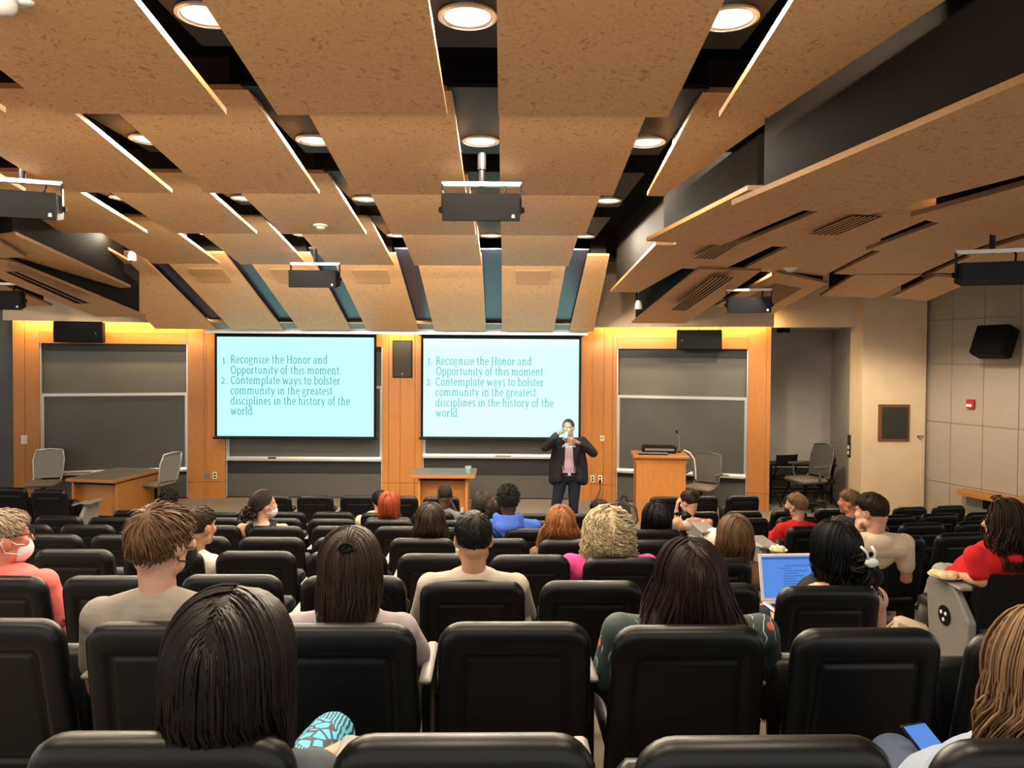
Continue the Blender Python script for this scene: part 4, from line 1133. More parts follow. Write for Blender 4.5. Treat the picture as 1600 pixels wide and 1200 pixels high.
def cloth_mat(name, c, var=.1, rough=.85):
    t = NT(name); v = t.coords(); n = t.noise(v, 380, 2); b = t.noise(v, 9, 4, .6)
    k = t.mix(b, tuple(x * (1 - var) for x in c), tuple(min(1, x * (1 + var)) for x in c))
    t.base(k).rough(rough).spec(.2)
    w = t.noise(t.coords((3.0, 3.0, 9.0)), 2.2, 3, .55)
    bb = t.node('ShaderNodeBump'); bb.inputs['Strength'].default_value = .35; bb.inputs['Distance'].default_value = .014
    t.link(w, bb.inputs['Height'])
    b2 = t.node('ShaderNodeBump'); b2.inputs['Strength'].default_value = .15; b2.inputs['Distance'].default_value = .0008
    t.link(n, b2.inputs['Height']); t.link(bb.outputs[0], b2.inputs['Normal']); t.link(b2.outputs[0], t.b.inputs['Normal'])
    return t.m
SK = {'fair': skin_mat('fair_skin', (.56, .30, .20)), 'tan': skin_mat('tan_skin', (.46, .24, .14)), 'pink': skin_mat('flushed_skin', (.60, .22, .13)),
      'brown': skin_mat('brown_skin', (.20, .095, .055)), 'dark': skin_mat('dark_skin', (.075, .038, .025)), 'mid': skin_mat('medium_skin', (.33, .17, .10))}
HR = {'black': hair_mat('black_hair', (.004, .0037, .004), (.010, .009, .009), .36, .32), 'brownblack': hair_mat('brown_black_hair', (.005, .0035, .003), (.014, .009, .007), .34, .32),
      'darkbrown': hair_mat('dark_brown_hair', (.014, .008, .005), (.040, .022, .013), .38, .35), 'auburnblack': hair_mat('dark_reddish_hair', (.009, .004, .0035), (.028, .011, .008), .36, .32),
      'brown': hair_mat('brown_hair', (.075, .038, .017), (.19, .105, .045)), 'lightbrown': hair_mat('light_brown_hair', (.14, .075, .032), (.34, .20, .09)),
      'auburn': hair_mat('auburn_hair', (.17, .062, .018), (.34, .14, .045)), 'red': hair_mat('copper_red_hair', (.22, .032, .008), (.40, .075, .018)),
      'blonde': hair_mat('blonde_grey_hair', (.38, .29, .15), (.70, .60, .40), .5), 'grey': hair_mat('sandy_grey_hair', (.22, .15, .09), (.50, .38, .25), .5),
      'afro': hair_mat('black_coily_hair', (.010, .009, .009), (.028, .025, .023), .6, .3), 'tipped': hair_mat('black_blond_tipped_hair', (.005, .0045, .004), (.045, .032, .018), .5)}

def head_prims(mb, H, R, s=1.0, jaw=1.0):
    T = lambda p: H + R @ (Vector(p) * s)
    E = lambda c, r: mb.ell(T(c), tuple(k * s for k in r), R, 20, 14)
    E((0, -.008, .030), (.075, .097, .091)); E((0, .030, -.035), (.058 * jaw, .064, .080)); E((0, -.03, -.03), (.062, .070, .06))
    E((0, .070, -.098), (.022 * jaw, .022, .020))
    for k in (-1, 1):
        E((k * .044 * jaw, .004, -.066), (.026, .036, .032)); E((k * .036, .068, -.022), (.026, .024, .026))
        E((k * .077, -.008, -.006), (.013, .024, .034)); E((k * .082, -.016, -.002), (.007, .020, .030))
        mb.cap(T((k * .012, .084, .030)), T((k * .045, .074, .028)), .013 * s, .010 * s, 10)
    mb.cap(T((0, .090, .018)), T((0, .112, -.022)), .009 * s, .0135 * s, 10)
    for k in (-1, 1): E((k * .011, .100, -.026), (.008, .010, .007))
    mb.cap(T((-.018, .090, -.052)), T((.018, .090, -.052)), .0075 * s, n=8); mb.cap(T((-.015, .089, -.063)), T((.015, .089, -.063)), .0085 * s, n=8)
    return T

def hand_prims(mb, W, d, n, curl=(.5, .6, .7, .8), thumb_side=1, s=1.0, thumb_curl=.5):
    """palm from wrist W along d, palm normal n (the fingers bend towards n); five separate fingers"""
    d = Vector(d).normalized(); n = Vector(n); n = (n - d * n.dot(d)).normalized(); a = d.cross(n) * thumb_side
    W = Vector(W)
    mb.cap(W - d * .02 * s, W + d * .02 * s, .021 * s, .019 * s, 10)
    lens = [.070, .078, .073, .058]
    for k in range(4):
        off = (1.5 - k) * .0195 * s
        K = W + d * (.088 - abs(k - 1.2) * .004) * s + a * off
        mb.cap(W + d * .018 * s + a * off * .6, K, .0125 * s, .0110 * s, 8)
        p = K; ang = 0.0; r = .0088 * s
        spread = a * ((1.5 - k) * .06)
        for j, f in enumerate((.46, .31, .23)):
            ang += curl[k] * (.9 if j else .8)
            v = (d * math.cos(ang) + n * math.sin(ang) + spread).normalized()
            q = p + v * lens[k] * f * s
            mb.cap(p, q, r, r * .93, 8); p = q; r *= .93
    b = W + d * .022 * s + a * .018 * s
    v1 = (d * .55 + a * .75 + n * .35).normalized(); k1 = b + v1 * .040 * s
    v2 = (d * .85 + a * .35 + n * (.2 + thumb_curl * .5)).normalized(); k2 = k1 + v2 * .030 * s
    v3 = (d * .9 + a * (.1 - thumb_curl * .3) + n * (.2 + thumb_curl * .6)).normalized(); k3 = k2 + v3 * .024 * s
    mb.cap(b, k1, .0135 * s, .0105 * s, 8); mb.cap(k1, k2, .0100 * s, .0092 * s, 8); mb.cap(k2, k3, .0092 * s, .0080 * s, 8)

HC = Vector((0, -.008, .030)); HE = Vector((.079, .101, .095))
def in_zone(d, nape=-.50, front=.50, side=-.20):
    f = Vector((0, .955, -.30))
    if d.dot(f) > front: return False
    if d.y < .15: lim = nape + (side - nape) * max(0, (d.y + .35) / .5) if d.y > -.35 else nape
    else: lim = side + (d.y - .15) * 1.1
    return d.z > lim
def rand_dir(r):
    z = r.uniform(-1, 1); w = r.uniform(0, 2 * PI); q = math.sqrt(1 - z * z)
    return Vector((q * math.cos(w), q * math.sin(w), z))
def e_point(d, lift): return Vector((HC.x + d.x * HE.x * (1 + lift), HC.y + d.y * HE.y * (1 + lift), HC.z + d.z * HE.z * (1 + lift)))
def e_val(p, lift=0.0):
    q = p - HC; return math.sqrt((q.x / HE.x) ** 2 + (q.y / HE.y) ** 2 + (q.z / HE.z) ** 2) / (1 + lift)
def e_norm(p):
    q = p - HC; return Vector((q.x / HE.x ** 2, q.y / HE.y ** 2, q.z / HE.z ** 2)).normalized()
def hair_cap(mb, T, R, s, lift=.03, bumps=0.0, rnd=None, **z):
    n, m = 40, 26; idx = {}; vs = []; fs = []
    for i in range(m + 1):
        t = -PI / 2 + PI * i / m
        for j in range(n):
            w = 2 * PI * j / n
            d = Vector((math.cos(t) * math.cos(w), math.cos(t) * math.sin(w), math.sin(t)))
            ok = in_zone(d, **z)
            k = lift + (bumps * (math.sin(d.x * 31 + d.z * 17) * math.sin(d.y * 29 - d.z * 23)) if bumps else 0)
            idx[(i, j)] = len(vs); vs.append((T(e_point(d, k if ok else -.04)), ok))
    for i in range(m):
        for j in range(n):
            q = [idx[(i, j)], idx[(i, (j + 1) % n)], idx[(i + 1, (j + 1) % n)], idx[(i + 1, j)]]
            if sum(vs[a][1] for a in q) >= 2: fs.append(q)
    mb.add([v for v, _ in vs], fs)
def lock(mb, pts, w, n=4, flat=.5, tip=.35):
    k = len(pts); rs = [w * (.75 if i == 0 else 1.0 - (1 - tip) * max(0, (i / (k - 1) - .55) / .45)) for i in range(k)]
    mb.tube(pts, rs, n, True, flat)

def hair(style, H, R, s, seed, S=None, wall=None, n=None, L=.3, vol=.10, part=0.0, width=.006, wave=.004, top=.035, side=.022, pull=None, lift_front=0.0, taper=0.0, zone=None):
    rnd = random.Random(seed); mb = MB(); zone = zone or {}
    T = lambda p: H + R @ (Vector(p) * s)
    Ri = R.transposed()
    down = Ri @ Vector((0, 0, -1))
    back_y = (S.y - .135) if S is not None else -9
    if style in ('long', 'curly', 'braids'):
        hair_cap(mb, T, R, s, vol * .62, **zone)
        n = int((n or 420) * 2.2); width *= .55; made = 0; tries = 0
        while made < n and tries < 40000:
            tries += 1
            d = rand_dir(rnd)
            if not in_zone(d, **dict({'nape': -.15, 'front': .47, 'side': .0}, **zone)): continue
            made += 1
            lf = vol * (.72 + .28 * math.sin(d.x * 9 + d.y * 7 + seed) * math.sin(d.z * 8 - d.x * 5)) * rnd.uniform(.88, 1.04)
            p = e_point(d, lf); pts = [p]; h = .024
            sx_ = 1 if d.x > part + rnd.uniform(-.03, .03) else -1
            ph = rnd.uniform(0, 6.3); wv = wave * rnd.uniform(.5, 1.5)
            free = False; pw = None; out = []
            Ln = L * rnd.uniform(.86, 1.04); zend = H.z - Ln * s
            for step in range(60):
                if not free:
                    nn = e_norm(p); tg = down - nn * down.dot(nn)
                    lat = Vector((sx_, -.55, 0)); lat = lat - nn * lat.dot(nn)
                    v = tg + lat * max(0, nn.z - .35) * 1.6
                    v.normalize(); p = p + v * h
                    e = e_val(p)
                    if e < 1 + lf: p = HC + (p - HC) * ((1 + lf) / e)
                    pts.append(p)
                    if e_norm(p).dot(-down) < -.06:
                        free = True; out = [T(q) for q in pts]; pw = out[-1].copy()
                        cx = H.x; spread = (pw.x - cx)
                    if T(p).z < zend: out = [T(q) for q in pts]; break
                else:
                    t_ = min(1, max(0, (H.z - pw.z) / (.30 * s)))
                    ty = max(back_y, -99) if S is not None else pw.y
                    ax = -spread * taper * .12
                    dy = (ty + rnd.uniform(-.005, .02) - pw.y) * .13 * t_
                    pw = pw + Vector((ax + math.sin(ph + step * .7) * wv, dy + math.cos(ph * 2 + step * .8) * wv * .6, -h * s))
                    if S is not None and pw.z < S.z + .07 and abs(pw.x - S.x) < .30:
                        pw.y = max(pw.y - .016, min(pw.y, S.y - .075 - .06 * min(1, (S.z + .07 - pw.z) / .12)))
                    if wall is not None and pw.z < wall[1] + .02 and pw.y < wall[0]: pw.y = min(pw.y + .02, wall[0] + rnd.uniform(0, .012))
                    out.append(pw.copy())
                    if pw.z < zend: break
            if not out: out = [T(q) for q in pts]
            if style == 'curly':
                tot = len(out); rr = .017 * s
                P = []
                for i, q in enumerate(out):
                    for u in (0, .5):
                        if i + u > tot - 1: break
                        qq = q.lerp(out[min(i + 1, tot - 1)], u); a = ph + (i + u) * 2.3
                        P.append(qq + Vector((math.cos(a), math.sin(a) * .8, math.sin(a + 1) * .5)) * rr * min(1, i / 2))
                out = P
            if len(out) < 3: continue
            if style == 'braids':
                mb.tube(out, [.0085 * s * (1 + .22 * math.sin(i * 2.6)) for i in range(len(out))], 6)
            else: lock(mb, out, width * s * rnd.uniform(.7, 1.3), n=3, flat=.8, tip=.3)
    elif style in ('short', 'afro', 'fade'):
        z = dict({'nape': -.52, 'front': .44, 'side': -.22}, **zone)
        hair_cap(mb, T, R, s, .045 if style != 'afro' else .12, bumps=.012, **z)
        n = int((n or 520) * (2.4 if style != 'afro' else 1.3)); width *= .5; made = 0; tries = 0
        whorl = Vector((.12, -.55, .82)).normalized()
        while made < n and tries < 40000:
            tries += 1
            d = rand_dir(rnd)
            if not in_zone(d, **z): continue
            if style == 'fade' and d.z < .30 and d.y < .5: made += .2; continue
            made += 1
            k = max(0, min(1, (d.z + .2) / .9)); ln = (side + (top - side) * k) * rnd.uniform(.75, 1.25)
            p = e_point(d, .02); nn = e_norm(p)
            away = d - whorl * d.dot(whorl); away = away - nn * away.dot(nn)
            sp = nn.cross(away)
            v = away.normalized() * (1.0 - .2 * k) + nn * (.30 + lift_front * max(0, d.y)) + sp * .35 + down * .35 + Vector((rnd.gauss(0, .14), rnd.gauss(0, .14), rnd.gauss(0, .14)))
            if style == 'afro': v = nn + Vector((rnd.gauss(0, .5), rnd.gauss(0, .5), rnd.gauss(0, .5)))
            v.normalize(); pts = [p]; seg = 4
            for i in range(seg):
                p = p + v * ln / seg
                if style == 'afro':
                    v = (v + Vector((rnd.gauss(0, .9), rnd.gauss(0, .9), rnd.gauss(0, .9)))).normalized()
                else: v = (v - e_norm(p) * .24 + down * .10).normalized()
                e = e_val(p)
                if e < 1.02: p = HC + (p - HC) * (1.02 / e)
                pts.append(p)
            lock(mb, [T(q) for q in pts], (width if style != 'afro' else .0055) * s * rnd.uniform(.7, 1.3), tip=.25)
    elif style == 'bun':
        z = dict({'nape': -.52, 'front': .46, 'side': -.15}, **zone)
        hair_cap(mb, T, R, s, .05, **z)
        B = Vector(pull or (0, -.115, .05)); n = n or 260; made = tries = 0
        while made < n and tries < 6000:
            tries += 1; d = rand_dir(rnd)
            if not in_zone(d, **z): continue
            made += 1; p = e_point(d, .05); pts = [p]
            for i in range(9):
                v = (B - p)
                if v.length < .03: break
                nn = e_norm(p); v = v.normalized(); v = v - nn * min(0, v.dot(nn)) * .9
                p = p + v.normalized() * .022; e = e_val(p)
                lf = .06 + rnd.uniform(0, .03)
                if e < 1 + lf: p = HC + (p - HC) * ((1 + lf) / e)
                pts.append(p)
            if len(pts) > 2: lock(mb, [T(q) for q in pts], width * s, tip=.8)
        for k in range(int(26 + vol * 200)):
            a0 = rnd.uniform(0, 6.3); rr = rnd.uniform(.018, .040); ax = rand_dir(rnd); u = ax.orthogonal().normalized(); w = ax.cross(u)
            c = B + Vector((rnd.gauss(0, .014), rnd.gauss(-.008, .012), rnd.gauss(0, .016)))
            lock(mb, [T(c + (u * math.cos(a0 + t * .6) + w * math.sin(a0 + t * .6)) * rr) for t in range(9)], width * 1.2 * s, tip=.6)
        if L > .02:                                # loose curled ends falling from the knot
            for k in range(40):
                p = T(B) + Vector((rnd.gauss(0, .03), rnd.gauss(0, .02), 0)); pts = [p]; ph = rnd.uniform(0, 6)
                for i in range(10):
                    p = p + Vector((math.sin(ph + i) * .012, -.002 + math.cos(ph + i * 1.1) * .01, -L / 10)); pts.append(p)
                lock(mb, pts, width * s, tip=.3)
    return mb

def person(label, row, head, Y, skin='fair', yaw=0, pitch=0, roll=0, s=1.0, hx=None, shoulder=.215, sw=.175, shirt=None, sleeve='short', trousers=None,
           arms=None, legs=None, hairs=None, hair_c='black', voxel=.011, extra=None, lean=0.0, jaw=1.0, collar=True, hands=False, shirt_name='shirt', bare=False, girth=1.0, depth=None, group=None):
    H = at_Y(head[0], head[1], Y)
    fz = ROW_FLOOR[row]
    R = Matrix.Rotation(math.radians(yaw), 3, 'Z') @ Matrix.Rotation(math.radians(pitch), 3, 'X') @ Matrix.Rotation(math.radians(roll), 3, 'Y')
    ry = depth if depth is not None else (ROW_Y[row] + arc(H.x))
    hx = H.x if hx is None else hx
    hip = Vector((hx, ry + .29, fz + .54))
    nb = H + Vector((0, -.012, 0)) + (R @ Vector((0, -.022, -.085))) * s * .4
    S = Vector((H.x * .75 + hx * .25 if hx is not None else H.x, min(H.y - .03, H.y + .0), H.z - shoulder * s))
    S.x = H.x + (hx - H.x) * .5
    base = Vector((hx, ry + .35, fz))
    e = thing('person', base, 0, label, 'person', group)
    o = lambda p: Vector(p) - base
    A = arms or {}
    sho = {k: S + Vector((k * sw * s, 0, -.005)) for k in (-1, 1)}
    elb, wri = {}, {}
    for k, nm in ((-1, 'L'), (1, 'R')):
        a = A.get(nm)
        if a:
            elb[k] = at_Y(*a[0]); wri[k] = at_Y(*a[1])
        else:
            elb[k] = sho[k] + Vector((k * .055, .07, -.25 * s)); wri[k] = elb[k] + Vector((-k * .07, .22, .0))
    knee = {k: hip + Vector((k * .12, .40, -.03)) for k in (-1, 1)}; ank = {k: Vector((knee[k].x, knee[k].y + .04, fz + .09)) for k in (-1, 1)}
    for k, nm in ((-1, 'L'), (1, 'R')):
        if legs and nm in legs: knee[k] = at_Y(*legs[nm][0]); ank[k] = at_Y(*legs[nm][1])
    def torso(mb, g, full=True):
        c = hip.lerp(S, .5); ch = hip.lerp(S, .74)
        w = girth
        mb.ell(o(hip), ((.165 * w + g) * s, .125 * s + g, .125 + g)); mb.ell(o(hip.lerp(S, .3)), ((.150 * w + g) * s, .115 * s + g, .15 + g))
        mb.ell(o(c), ((.150 * w + g) * s, .110 * s + g, .16 + g)); mb.ell(o(ch), ((.165 * w + g) * s, .112 * s + g, .15 + g))
        mb.cap(o(S + Vector((-sw * .72 * s, 0, -.03))), o(S + Vector((sw * .72 * s, 0, -.03))), .068 * s + g, n=14)
        mb.ell(o(S + Vector((0, -.004, .005))), (.125 * s + g, .076 * s + g, .070 * s + g))
        for k in (-1, 1):
            mb.cap(o(H + Vector((k * .012, -.035, -.175 * s))), o(sho[k] + Vector((-k * .02, 0, .005))), (.048 + g) * s, (.050 + g) * s, 12)
            mb.ell(o(sho[k]), (.055 * s + g, .058 * s + g, .058 * s + g))
    # one continuous body
    mb = MB()
    head_prims(mb, o(H), R, s, jaw)
    mb.cap(o(H + (R @ Vector((0, -.030, -.06))) * s), o(Vector((S.x * .3 + H.x * .7, S.y + .005, S.z + .03))), .055 * s, .055 * s, 14)
    torso(mb, 0.0 if bare else -.010)
    for k in (-1, 1):
        mb.cap(o(sho[k]), o(elb[k]), .046 * s, .036 * s); mb.cap(o(elb[k]), o(wri[k]), .037 * s, .025 * s)
        d = (wri[k] - elb[k]).normalized()
        hspec = (hands or {}).get('L' if k < 0 else 'R') if hands else None
        if hspec: hand_prims(mb, o(wri[k] + d * .02), hspec.get('d', d), hspec.get('n', (0, 0, -1)), hspec.get('curl', (.5, .6, .7, .8)), hspec.get('thumb', 1), s)
        else: hand_prims(mb, o(wri[k] + d * .02), d, (0, 0, -1), (.35, .4, .45, .5), -k, s)
        mb.cap(o(hip + Vector((k * .09, .02, 0))), o(knee[k]), .066, .05); mb.cap(o(knee[k]), o(ank[k]), .05, .035)
        mb.cap(o(ank[k] + Vector((0, -.03, -.05))), o(ank[k] + Vector((0, .14, -.06))), .034, .028)
    ob = mb.build('body', SK[skin], e); remesh(ob, voxel, 3)
    # clothing
    if shirt:
        mb = MB(); torso(mb, .008)
        if sleeve == 'none': 
            mb = MB()
            mb.ell(o(hip), (.18 * girth, .14, .13)); mb.ell(o(hip.lerp(S, .4)), (.165 * girth, .13, .2)); mb.ell(o(hip.lerp(S, .72)), (.165 * s, .124 * s, .16))
            mb.cap(o(S + Vector((-.085 * s, -.005, -.02))), o(S + Vector((.085 * s, -.005, -.02))), .070 * s)
        for k in (-1, 1):
            if sleeve == 'short':
                mb.cap(o(sho[k]), o(sho[k].lerp(elb[k], .62)), .062 * s, .058 * s)
            elif sleeve == 'long':
                mb.cap(o(sho[k]), o(elb[k]), .062 * s, .050 * s); mb.cap(o(elb[k]), o(elb[k].lerp(wri[k], .9)), .051 * s, .040 * s)
        if collar:
            pts = [o(H + Vector((.066 * s * math.cos(w), -.030 + .062 * s * math.sin(w), -.178 * s + .012 * -math.sin(w)))) for w in [2 * PI * k / 20 for k in range(21)]]
            for a, b in zip(pts[:-1], pts[1:]): mb.cap(a, b, .011, n=6)
        ob = mb.build(shirt_name, shirt, e); remesh(ob, max(.009, voxel), 2)
    mb = MB()
    mb.ell(o(hip + Vector((0, .0, -.02))), (.19, .15, .11))
    for k in (-1, 1):
        mb.cap(o(hip + Vector((k * .09, .02, 0))), o(knee[k]), .082, .066); mb.cap(o(knee[k]), o(knee[k].lerp(ank[k], .93)), .064, .052)
    ob = mb.build('trousers', trousers or CL['denim'], e); remesh(ob, .012, 3)
    mb = MB()
    for k in (-1, 1): mb.cap(o(ank[k] + Vector((0, -.035, -.05))), o(ank[k] + Vector((0, .15, -.06))), .040, .032)
    ob = mb.build('shoes', M['black'] if True else None, e); remesh(ob, .012, 2)
    for hs_ in (hairs or []):
        kw = dict(hs_); st = kw.pop('style'); cc = kw.pop('c', hair_c)
        m = hair(st, H, R, s, kw.pop('seed', int(head[0])), S=S, wall=(ry + .085, fz + BACK_H), **kw)
        m.v = [tuple(Vector(v) - base) for v in m.v]
        m.build('hair', HR[cc], e, True)
    if extra: extra(dict(e=e, o=o, H=H, R=R, S=S, s=s, T=lambda p: o(H + R @ (Vector(p) * s)), elb=elb, wri=wri, hip=hip, knee=knee, base=base, fz=fz))
    return e

CL = {'denim': cloth_mat('dark_denim', (.035, .05, .085)), 'ldenim': cloth_mat('light_denim', (.36, .38, .36)), 'bdenim': cloth_mat('blue_denim', (.045, .065, .11)),
      'grey': cloth_mat('grey_cotton', (.27, .235, .20)), 'pale': cloth_mat('pale_grey_cotton', (.40, .355, .295)), 'lilac': cloth_mat('lilac_grey_cotton', (.35, .30, .31)),
      'coral': cloth_mat('coral_cotton', (.78, .16, .14)), 'slate': cloth_mat('slate_cotton', (.075, .085, .10)), 'black': cloth_mat('black_cotton', (.010, .010, .012)),
      'white': cloth_mat('white_cotton', (.66, .60, .52)), 'blue': cloth_mat('royal_blue_fleece', (.055, .13, .52)), 'pink': cloth_mat('hot_pink_cotton', (.72, .065, .26)),
      'red': cloth_mat('red_cotton', (.55, .018, .020)), 'cream': cloth_mat('cream_cotton', (.66, .56, .40)), 'yellow': cloth_mat('pale_yellow_cotton', (.62, .58, .36)),
      'char': cloth_mat('charcoal_cotton', (.045, .042, .045)), 'greyblue': cloth_mat('grey_blue_cotton', (.13, .135, .16)), 'brownknit': cloth_mat('brown_knit', (.16, .09, .05)),
      'ltblue': cloth_mat('light_blue_cotton', (.26, .31, .40))}
def floral():
    t = NT('floral_print'); v = t.coords((1, 1, 1)); c = (.020, .040, .036)
    w = t.node('ShaderNodeTexVoronoi'); w.inputs['Scale'].default_value = 15; t.link(v, w.inputs['Vector'])
    d = t.ramp(w.outputs['Distance'], [(.20, (1, 1, 1)), (.24, (0, 0, 0))])
    pick = t.ramp(w.outputs['Color'], [(.38, (0, 0, 0)), (.42, (1, 1, 1))])
    base = t.mix(t.mix(1.0, d, pick, 'MULTIPLY'), c, (.62, .08, .06))
    w2 = t.node('ShaderNodeTexWave'); w2.inputs['Scale'].default_value = 11; w2.inputs['Distortion'].default_value = 9; w2.inputs['Detail'].default_value = 2; t.link(v, w2.inputs['Vector'])
    l = t.ramp(w2.outputs['Fac'], [(.972, (0, 0, 0)), (.99, (1, 1, 1))])
    n = t.ramp(t.noise(v, 8, 2), [(.52, (0, 0, 0)), (.56, (1, 1, 1))])
    t.base(t.mix(t.mix(1.0, l, n, 'MULTIPLY'), base, (.42, .50, .52))).rough(.7); return t.m
CL['floral'] = floral()
def brickprint():
    t = NT('teal_leaf_print'); v = t.coords((1, 1, 1))
    w = t.node('ShaderNodeTexVoronoi'); w.feature = 'DISTANCE_TO_EDGE'; w.inputs['Scale'].default_value = 26; t.link(v, w.inputs['Vector'])
    cells = t.ramp(w.outputs['Distance'], [(.07, (0, 0, 0)), (.12, (1, 1, 1))])
    w2 = t.node('ShaderNodeTexWave'); w2.inputs['Scale'].default_value = 34; w2.inputs['Distortion'].default_value = 3; t.link(v, w2.inputs['Vector'])
    st = t.ramp(w2.outputs['Fac'], [(.45, (0, 0, 0)), (.55, (1, 1, 1))])
    pick = t.ramp(t.noise(v, 9, 1), [(.48, (0, 0, 0)), (.50, (1, 1, 1))])
    t.base(t.mix(t.mix(pick, cells, st), (.016, .018, .035), (.055, .42, .62))).rough(.7); return t.m
CL['print'] = brickprint()

# --- small things people wear
def mask(x, mat):
    T, s = x['T'], x['s']; m = MB()
    m.ell(T((0, .055, -.055)), (.060 * s, .062 * s, .058 * s), x['R'])
    ob = m.build('face_mask', mat, x['e'], True)
    for k in (-1, 1):
        m = MB(); m.tube([T((k * .055, .07, -.03)), T((k * .076, .03, -.018)), T((k * .084, -.012, .02)), T((k * .088, -.03, .0)), T((k * .078, -.012, -.045)), T((k * .055, .05, -.07))], .0025, 5)
        m.build('ear_loop', mat, x['e'])
def glasses(x, mat=None, up=0.0):
    T = x['T']; mat = mat or M['black_satin']
    m = MB()
    for k in (-1, 1):
        m.tube([T((k * .034 + .026 * math.cos(w), .104, .008 + up + .021 * math.sin(w))) for w in [2 * PI * j / 16 for j in range(17)]], .0025, 5)
        m.tube([T((k * .060, .10, .014 + up)), T((k * .080, .05, .018 + up)), T((k * .086, -.012, .022 + up * .6))], .003, 5)
    m.tube([T((-.01, .108, .012 + up)), T((.01, .108, .012 + up))], .0025, 5)
    m.build('spectacles', mat, x['e'])
def eyes(x, brow='black'):
    T, s = x['T'], x['s']
    for k in (-1, 1):
        m = MB(); m.ell(T((k * .031, .080, .008)), (.0125 * s, .0105 * s, .0085 * s), x['R'])
        ey = m.build('eye', M['white_plastic'], x['e'], True)
        m = MB(); m.ell(T((k * .031, .0895, .008)), (.0048 * s, .002 * s, .0048 * s), x['R']); m.build('iris', M['black'], ey, True)
        m = MB(); m.tube([T((k * .014, .097, .026)), T((k * .032, .096, .031)), T((k * .050, .083, .027))], .0035, 5); m.build('eyebrow', HR[brow], x['e'])
M['mask_white'] = cloth_mat('white_mask_fabric', (.72, .72, .74)); M['mask_black'] = cloth_mat('black_mask_fabric', (.012, .012, .014))

PEOPLE = {}
# row nearest the camera
def x1(x):
    pass
PEOPLE['front'] = person('woman with long dark hair seated nearest the camera, dark grey tee and teal patterned legs', 0, (364, 1040), 1.43, 'tan', yaw=-6, pitch=4, s=1.06, hx=-.58, sw=.18, shirt=CL['slate'], trousers=CL['print'], voxel=.007,
    hairs=[dict(style='long', n=1000, L=.50, vol=.21, width=.0055, wave=.002, part=.05)], hair_c='brownblack', shoulder=.20,
    arms={'R': ((478, 1215, 1.62), (540, 1172, 1.86))}, legs={'R': ((518, 1152, 2.0), (500, 1600, 2.1))})
PEOPLE['rightfront'] = person('woman with long light brown hair at the right edge, pale blue sleeve and denim knee', 0, (1652, 1068), 1.42, 'fair', yaw=22, pitch=10, s=1.05, shirt=CL['ltblue'], sleeve='long', trousers=CL['bdenim'], voxel=.007,
    hairs=[dict(style='long', n=800, L=.42, vol=.24, width=.0055, wave=.006, part=.1, c='lightbrown')], hair_c='lightbrown',
    arms={'L': ((1560, 1230, 1.62), (1482, 1204, 1.78))}, legs={'L': ((1398, 1186, 1.98), (1370, 1600, 2.1)), 'R': ((1500, 1215, 2.02), (1490, 1700, 2.1))})
# second row
PEOPLE['grey'] = person('young man with brown hair and grey tee, looking right', 1, (254, 848), 2.58, 'fair', yaw=-24, pitch=4, s=1.08, shirt=CL['grey'], voxel=.008, shoulder=.225, sw=.18,
    hairs=[dict(style='short', n=1100, top=.065, side=.042, width=.0065, lift_front=.2)], hair_c='brown', extra=lambda x: mask(x, M['mask_black']))
def x6(x):
    m = MB(); T = x['T']
    for k in range(2): m.tube([T((.020 * math.cos(w), -.108 + .010 * k, .092 + .014 * math.sin(w) - k * .004)) for w in [2 * PI * j / 14 for j in range(15)]], .005, 6)
    m.build('hair_tie', M['black'], x['e'], True)
PEOPLE['lilac'] = person('woman with long brown half tied hair and lilac grey tee, elbow on the armrest', 1, (547, 886), 2.60, 'tan', yaw=4, s=1.02, shirt=CL['lilac'], voxel=.008, shoulder=.205,
    hairs=[dict(style='long', n=800, L=.30, vol=.15, width=.0055, wave=.004, part=.0, taper=.2), dict(style='bun', n=120, pull=(0, -.112, .085), L=0, vol=-.14, width=.005, zone={'nape': .35})], hair_c='darkbrown', extra=x6,
    arms={'R': ((660, 1040, 2.66), (640, 1050, 2.92))})
PEOPLE['floral'] = person('woman with long reddish dark hair and dark green floral blouse', 1, (1076, 908), 2.62, 'fair', yaw=3, s=1.08, shirt=CL['floral'], sleeve='long', voxel=.008, shoulder=.155, sw=.222,
    hairs=[dict(style='long', n=1100, L=.36, vol=.23, width=.0058, wave=.004, part=-.05, taper=-.7)], hair_c='auburnblack',
    arms={'L': ((945, 1062, 2.62), (958, 1085, 2.88))})
# third row
def x3(x):
    mask(x, M['mask_white']); glasses(x)
PEOPLE['coral'] = person('man with sandy grey hair, coral tee and white face mask at the left edge', 2, (4, 842), 3.50, 'pink', yaw=-42, pitch=2, s=1.08, shirt=CL['coral'], voxel=.010, shoulder=.18, sw=.19, girth=1.2,
    hairs=[dict(style='short', n=700, top=.055, side=.02, width=.007, lift_front=.9)], hair_c='grey', extra=x3)
PEOPLE['pale'] = person('man with short black hair and pale grey tee in the centre', 2, (740, 842), 3.52, 'tan', yaw=6, s=1.04, shirt=CL['pale'], sleeve='long', voxel=.009, shoulder=.205, sw=.19,
    hairs=[dict(style='short', n=800, top=.04, side=.014, width=.006)], hair_c='black', arms={'L': ((652, 985, 3.60), (668, 1010, 3.9)), 'R': ((822, 960, 3.60), (812, 985, 3.9))})
def x23(x):
    T = x['T']; m = MB(); c = Vector((.055, -.168, -.030))
    m.ell(T(c), (.034, .018, .022), x['R']); m.build('hair_claw', M['glass_clip'], x['e'], True)
    m = MB()
    for k in (-1, 1): m.tube([T(c + Vector((k * .012, 0, .01))), T(c + Vector((k * .02 - .005, -.006, .045))), T(c + Vector((k * .026 - .02, .004, .07)))], .006, 6)
    m.build('claw_teeth', M['glass_clip'], x['e'], True)
